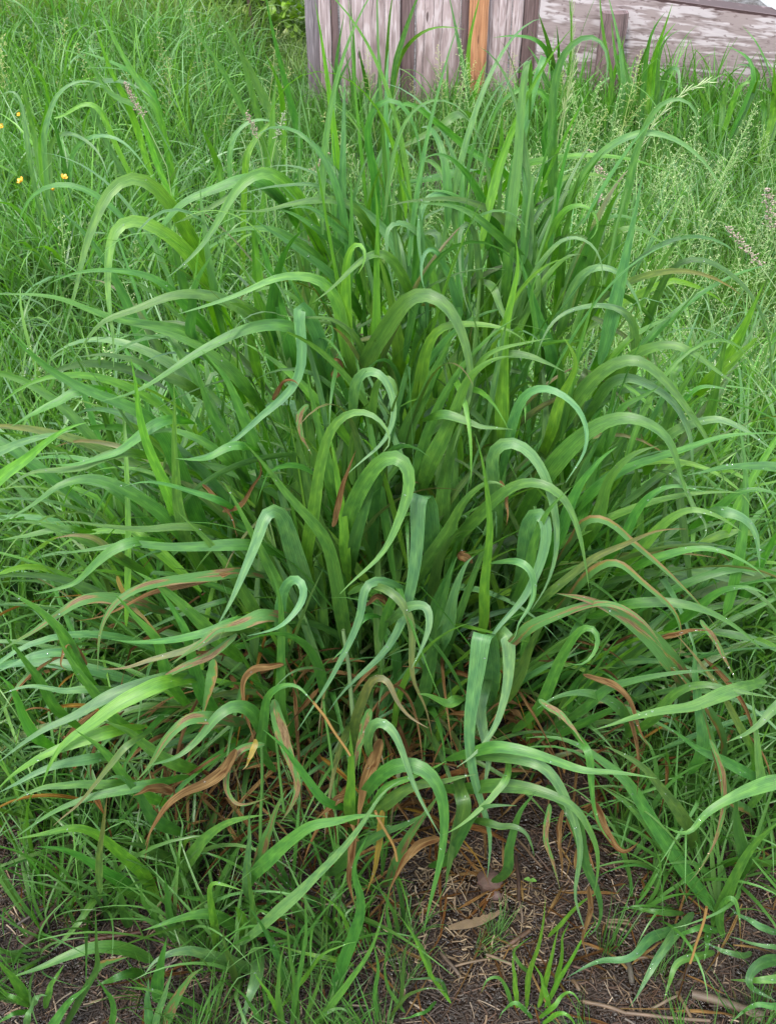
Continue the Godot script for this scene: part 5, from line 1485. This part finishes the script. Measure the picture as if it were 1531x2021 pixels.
func flowers() -> void:
	rng.seed = 31
	var petal := plain(lin(0.50, 0.26, 0.012), 0.35)
	petal.backlight_enabled = true
	petal.backlight = Color(0.5, 0.4, 0.05)
	var heart := plain(lin(0.55, 0.42, 0.03), 0.7)
	for q in [[42, 357, 2.35, "open buttercup, left of the two upper ones", 1.15], [127, 350, 2.3, "buttercup right of the open one, turned to the right", 1.0], [105, 374, 2.2, "half-closed buttercup, lowest of the three together", 0.8], [2, 250, 2.7, "buttercup cut by the left edge above the other three", 1.0], [38, 226, 2.8, "small far buttercup above the others near the left edge", 0.7], [188, 140, 3.1, "tiny far buttercup among the wet leaning blades", 0.6]]:
		var c := at(q[0], q[1], q[2])
		var r: float = 0.0075 * q[4]
		var t := thing("buttercup", "yellow " + q[3], "flower", Vector3(c.x + 0.03, 0, c.z), "buttercups at the left of the meadow")
		var sb := buf()
		tube(sb, PackedVector3Array([t.position, Vector3(c.x + 0.025, c.y * 0.5, c.z), c]), 0.0012, 0.0009, lin(0.10, 0.20, 0.05), 5)
		put("stem", commit(sb), M.stem, t)
		var tilt := Basis.from_euler(Vector3(rng.randf_range(0.2, 0.9), 0, rng.randf_range(-0.5, 0.5)))
		for k in 5:
			var b := buf()
			var a := TAU * k / 5.0
			var out := tilt * Vector3(cos(a), 0.0, sin(a))
			var up := tilt * Vector3.UP
			var p := PackedVector3Array()
			var s := PackedVector3Array()
			var w := PackedFloat32Array()
			for j in 6:
				var f := j / 5.0
				p.append(c + out * (r * f * (1.0 if q[4] != 0.8 else 0.45)) + up * (r * f * f * (0.55 if q[4] != 0.8 else 1.3)))
				s.append(up.cross(out))
				w.append(r * 1.05 * sin(PI * (0.12 + 0.74 * f)))
			ribbon(b, p, s, w, Color.WHITE, Color.WHITE, 4, 0.1)
			put("petal", commit(b), petal, t)
		var hb := buf()
		add_ball(hb, c + tilt * Vector3(0, 0.003, 0), Vector3.ONE * r * 0.3, Color.WHITE)
		put("centre", commit(hb), heart, t)
	# flowering heads one can tell apart: foot and tip in the photograph
	for q in [[330, 330, 258, 175, 2.2, "pinkish grass head leaning left, behind the tall leaves' left side", lin(0.240, 0.174, 0.138), 0.40, 30, 0.0032], [520, 330, 514, 222, 2.3, "pinkish upright grass head left of centre, left of a pale one", lin(0.252, 0.191, 0.143), 0.45, 24, 0.0030],
		[535, 330, 545, 228, 2.3, "pale green upright grass head, right neighbour of the pinkish one", lin(0.204, 0.232, 0.143), 0.45, 20, 0.0032], [600, 380, 615, 300, 2.1, "small tan grass head above the centre of the clump's left side", lin(0.264, 0.209, 0.132), 0.5, 18, 0.0030],
		[1205, 430, 1205, 300, 1.9, "tan flowering head just right of the tall leaves' base", lin(0.28, 0.22, 0.16), 0.42, 20, 0.0036], [1180, 440, 1165, 370, 1.9, "lower pale tan flowering head beside the right tall leaves", lin(0.29, 0.24, 0.17), 0.42, 16, 0.0034],
		[1545, 560, 1490, 360, 1.75, "large pinkish flowering head at the right edge, upper one", lin(0.27, 0.20, 0.165), 0.45, 26, 0.0034], [1550, 600, 1475, 470, 1.7, "pinkish flowering head at the right edge, lower one", lin(0.28, 0.205, 0.175), 0.5, 26, 0.0034]]:
		var foot := at(q[0], q[1], q[4])
		var tip := at(q[2], q[3], q[4])
		var t := thing("grass_panicle", q[5], "grass head", Vector3(foot.x, 0, foot.z), "single flowering grass heads")
		var b := buf()
		panicle(b, foot, tip, q[7], q[8], q[9], lin(0.16, 0.24, 0.09), q[6], 0.20)
		put("head", commit(b), M.stem, t)
		var sb := buf()
		tube(sb, PackedVector3Array([Vector3(foot.x, 0, foot.z), foot * Vector3(1, 0.5, 1) + Vector3(0.006, 0, 0), foot]), 0.0013, 0.0011, lin(0.14, 0.24, 0.07), 5)
		put("stem", commit(sb), M.stem, t)
	# slender ryegrass spikes
	for q in [[[1205, 470, 1225, 400, 1245, 330, 1290, 240, 1345, 180, 1400, 160], 1.42, "ryegrass spike bowed to the right, above the right-hand arching leaves"], [[1085, 400, 1105, 300, 1118, 190, 1128, 100, 1127, -20], 1.55, "tall upright ryegrass spike crossing the birch slab's left end"], [[1090, 350, 1102, 260, 1125, 165, 1132, 110], 1.38, "greenish ryegrass spike beside the highest arching leaf"]]:
		var t := thing("ryegrass_spike", q[2], "grass head", Vector3(at(q[0][0], q[0][1], q[1]).x, 0, -q[1]), "slender ryegrass spikes")
		var p := course(q[0], q[1] - reach(200.0), 0.0, 20)
		var b := buf()
		tube(b, p, 0.0011, 0.0007, lin(0.17, 0.24, 0.09), 5)
		put("stem", commit(b), M.stem, t)
		for k in range(9, 20):
			for e in 2:
				var eb := buf()
				var d := (p[k + 1] - p[k]).normalized()
				var out := d.cross(Vector3(0, 0.2, 1)).normalized() * (1.0 if (k + e) % 2 == 0 else -1.0)
				grown(eb, p[k] + d * 0.006 * e, d + out * 0.3, 0.017, 0.0026, 0.0, 0.3, lin(0.22, 0.30, 0.12), lin(0.33, 0.34, 0.20), 5, 2, 0.5)
				put("spikelet", commit(eb), M.stem, t)

func dew() -> void:
	var s := SphereMesh.new()
	s.radius = 1.0
	s.height = 2.0
	s.radial_segments = 10
	s.rings = 6
	var tint: Array = []
	for k in drops: tint.append(Color.WHITE)
	var o := scatter("dew_drops", s, M.drop, drops, tint, self)
	tag(o, "tiny clear water drops beading on the leaves", "water drops", "", "stuff")
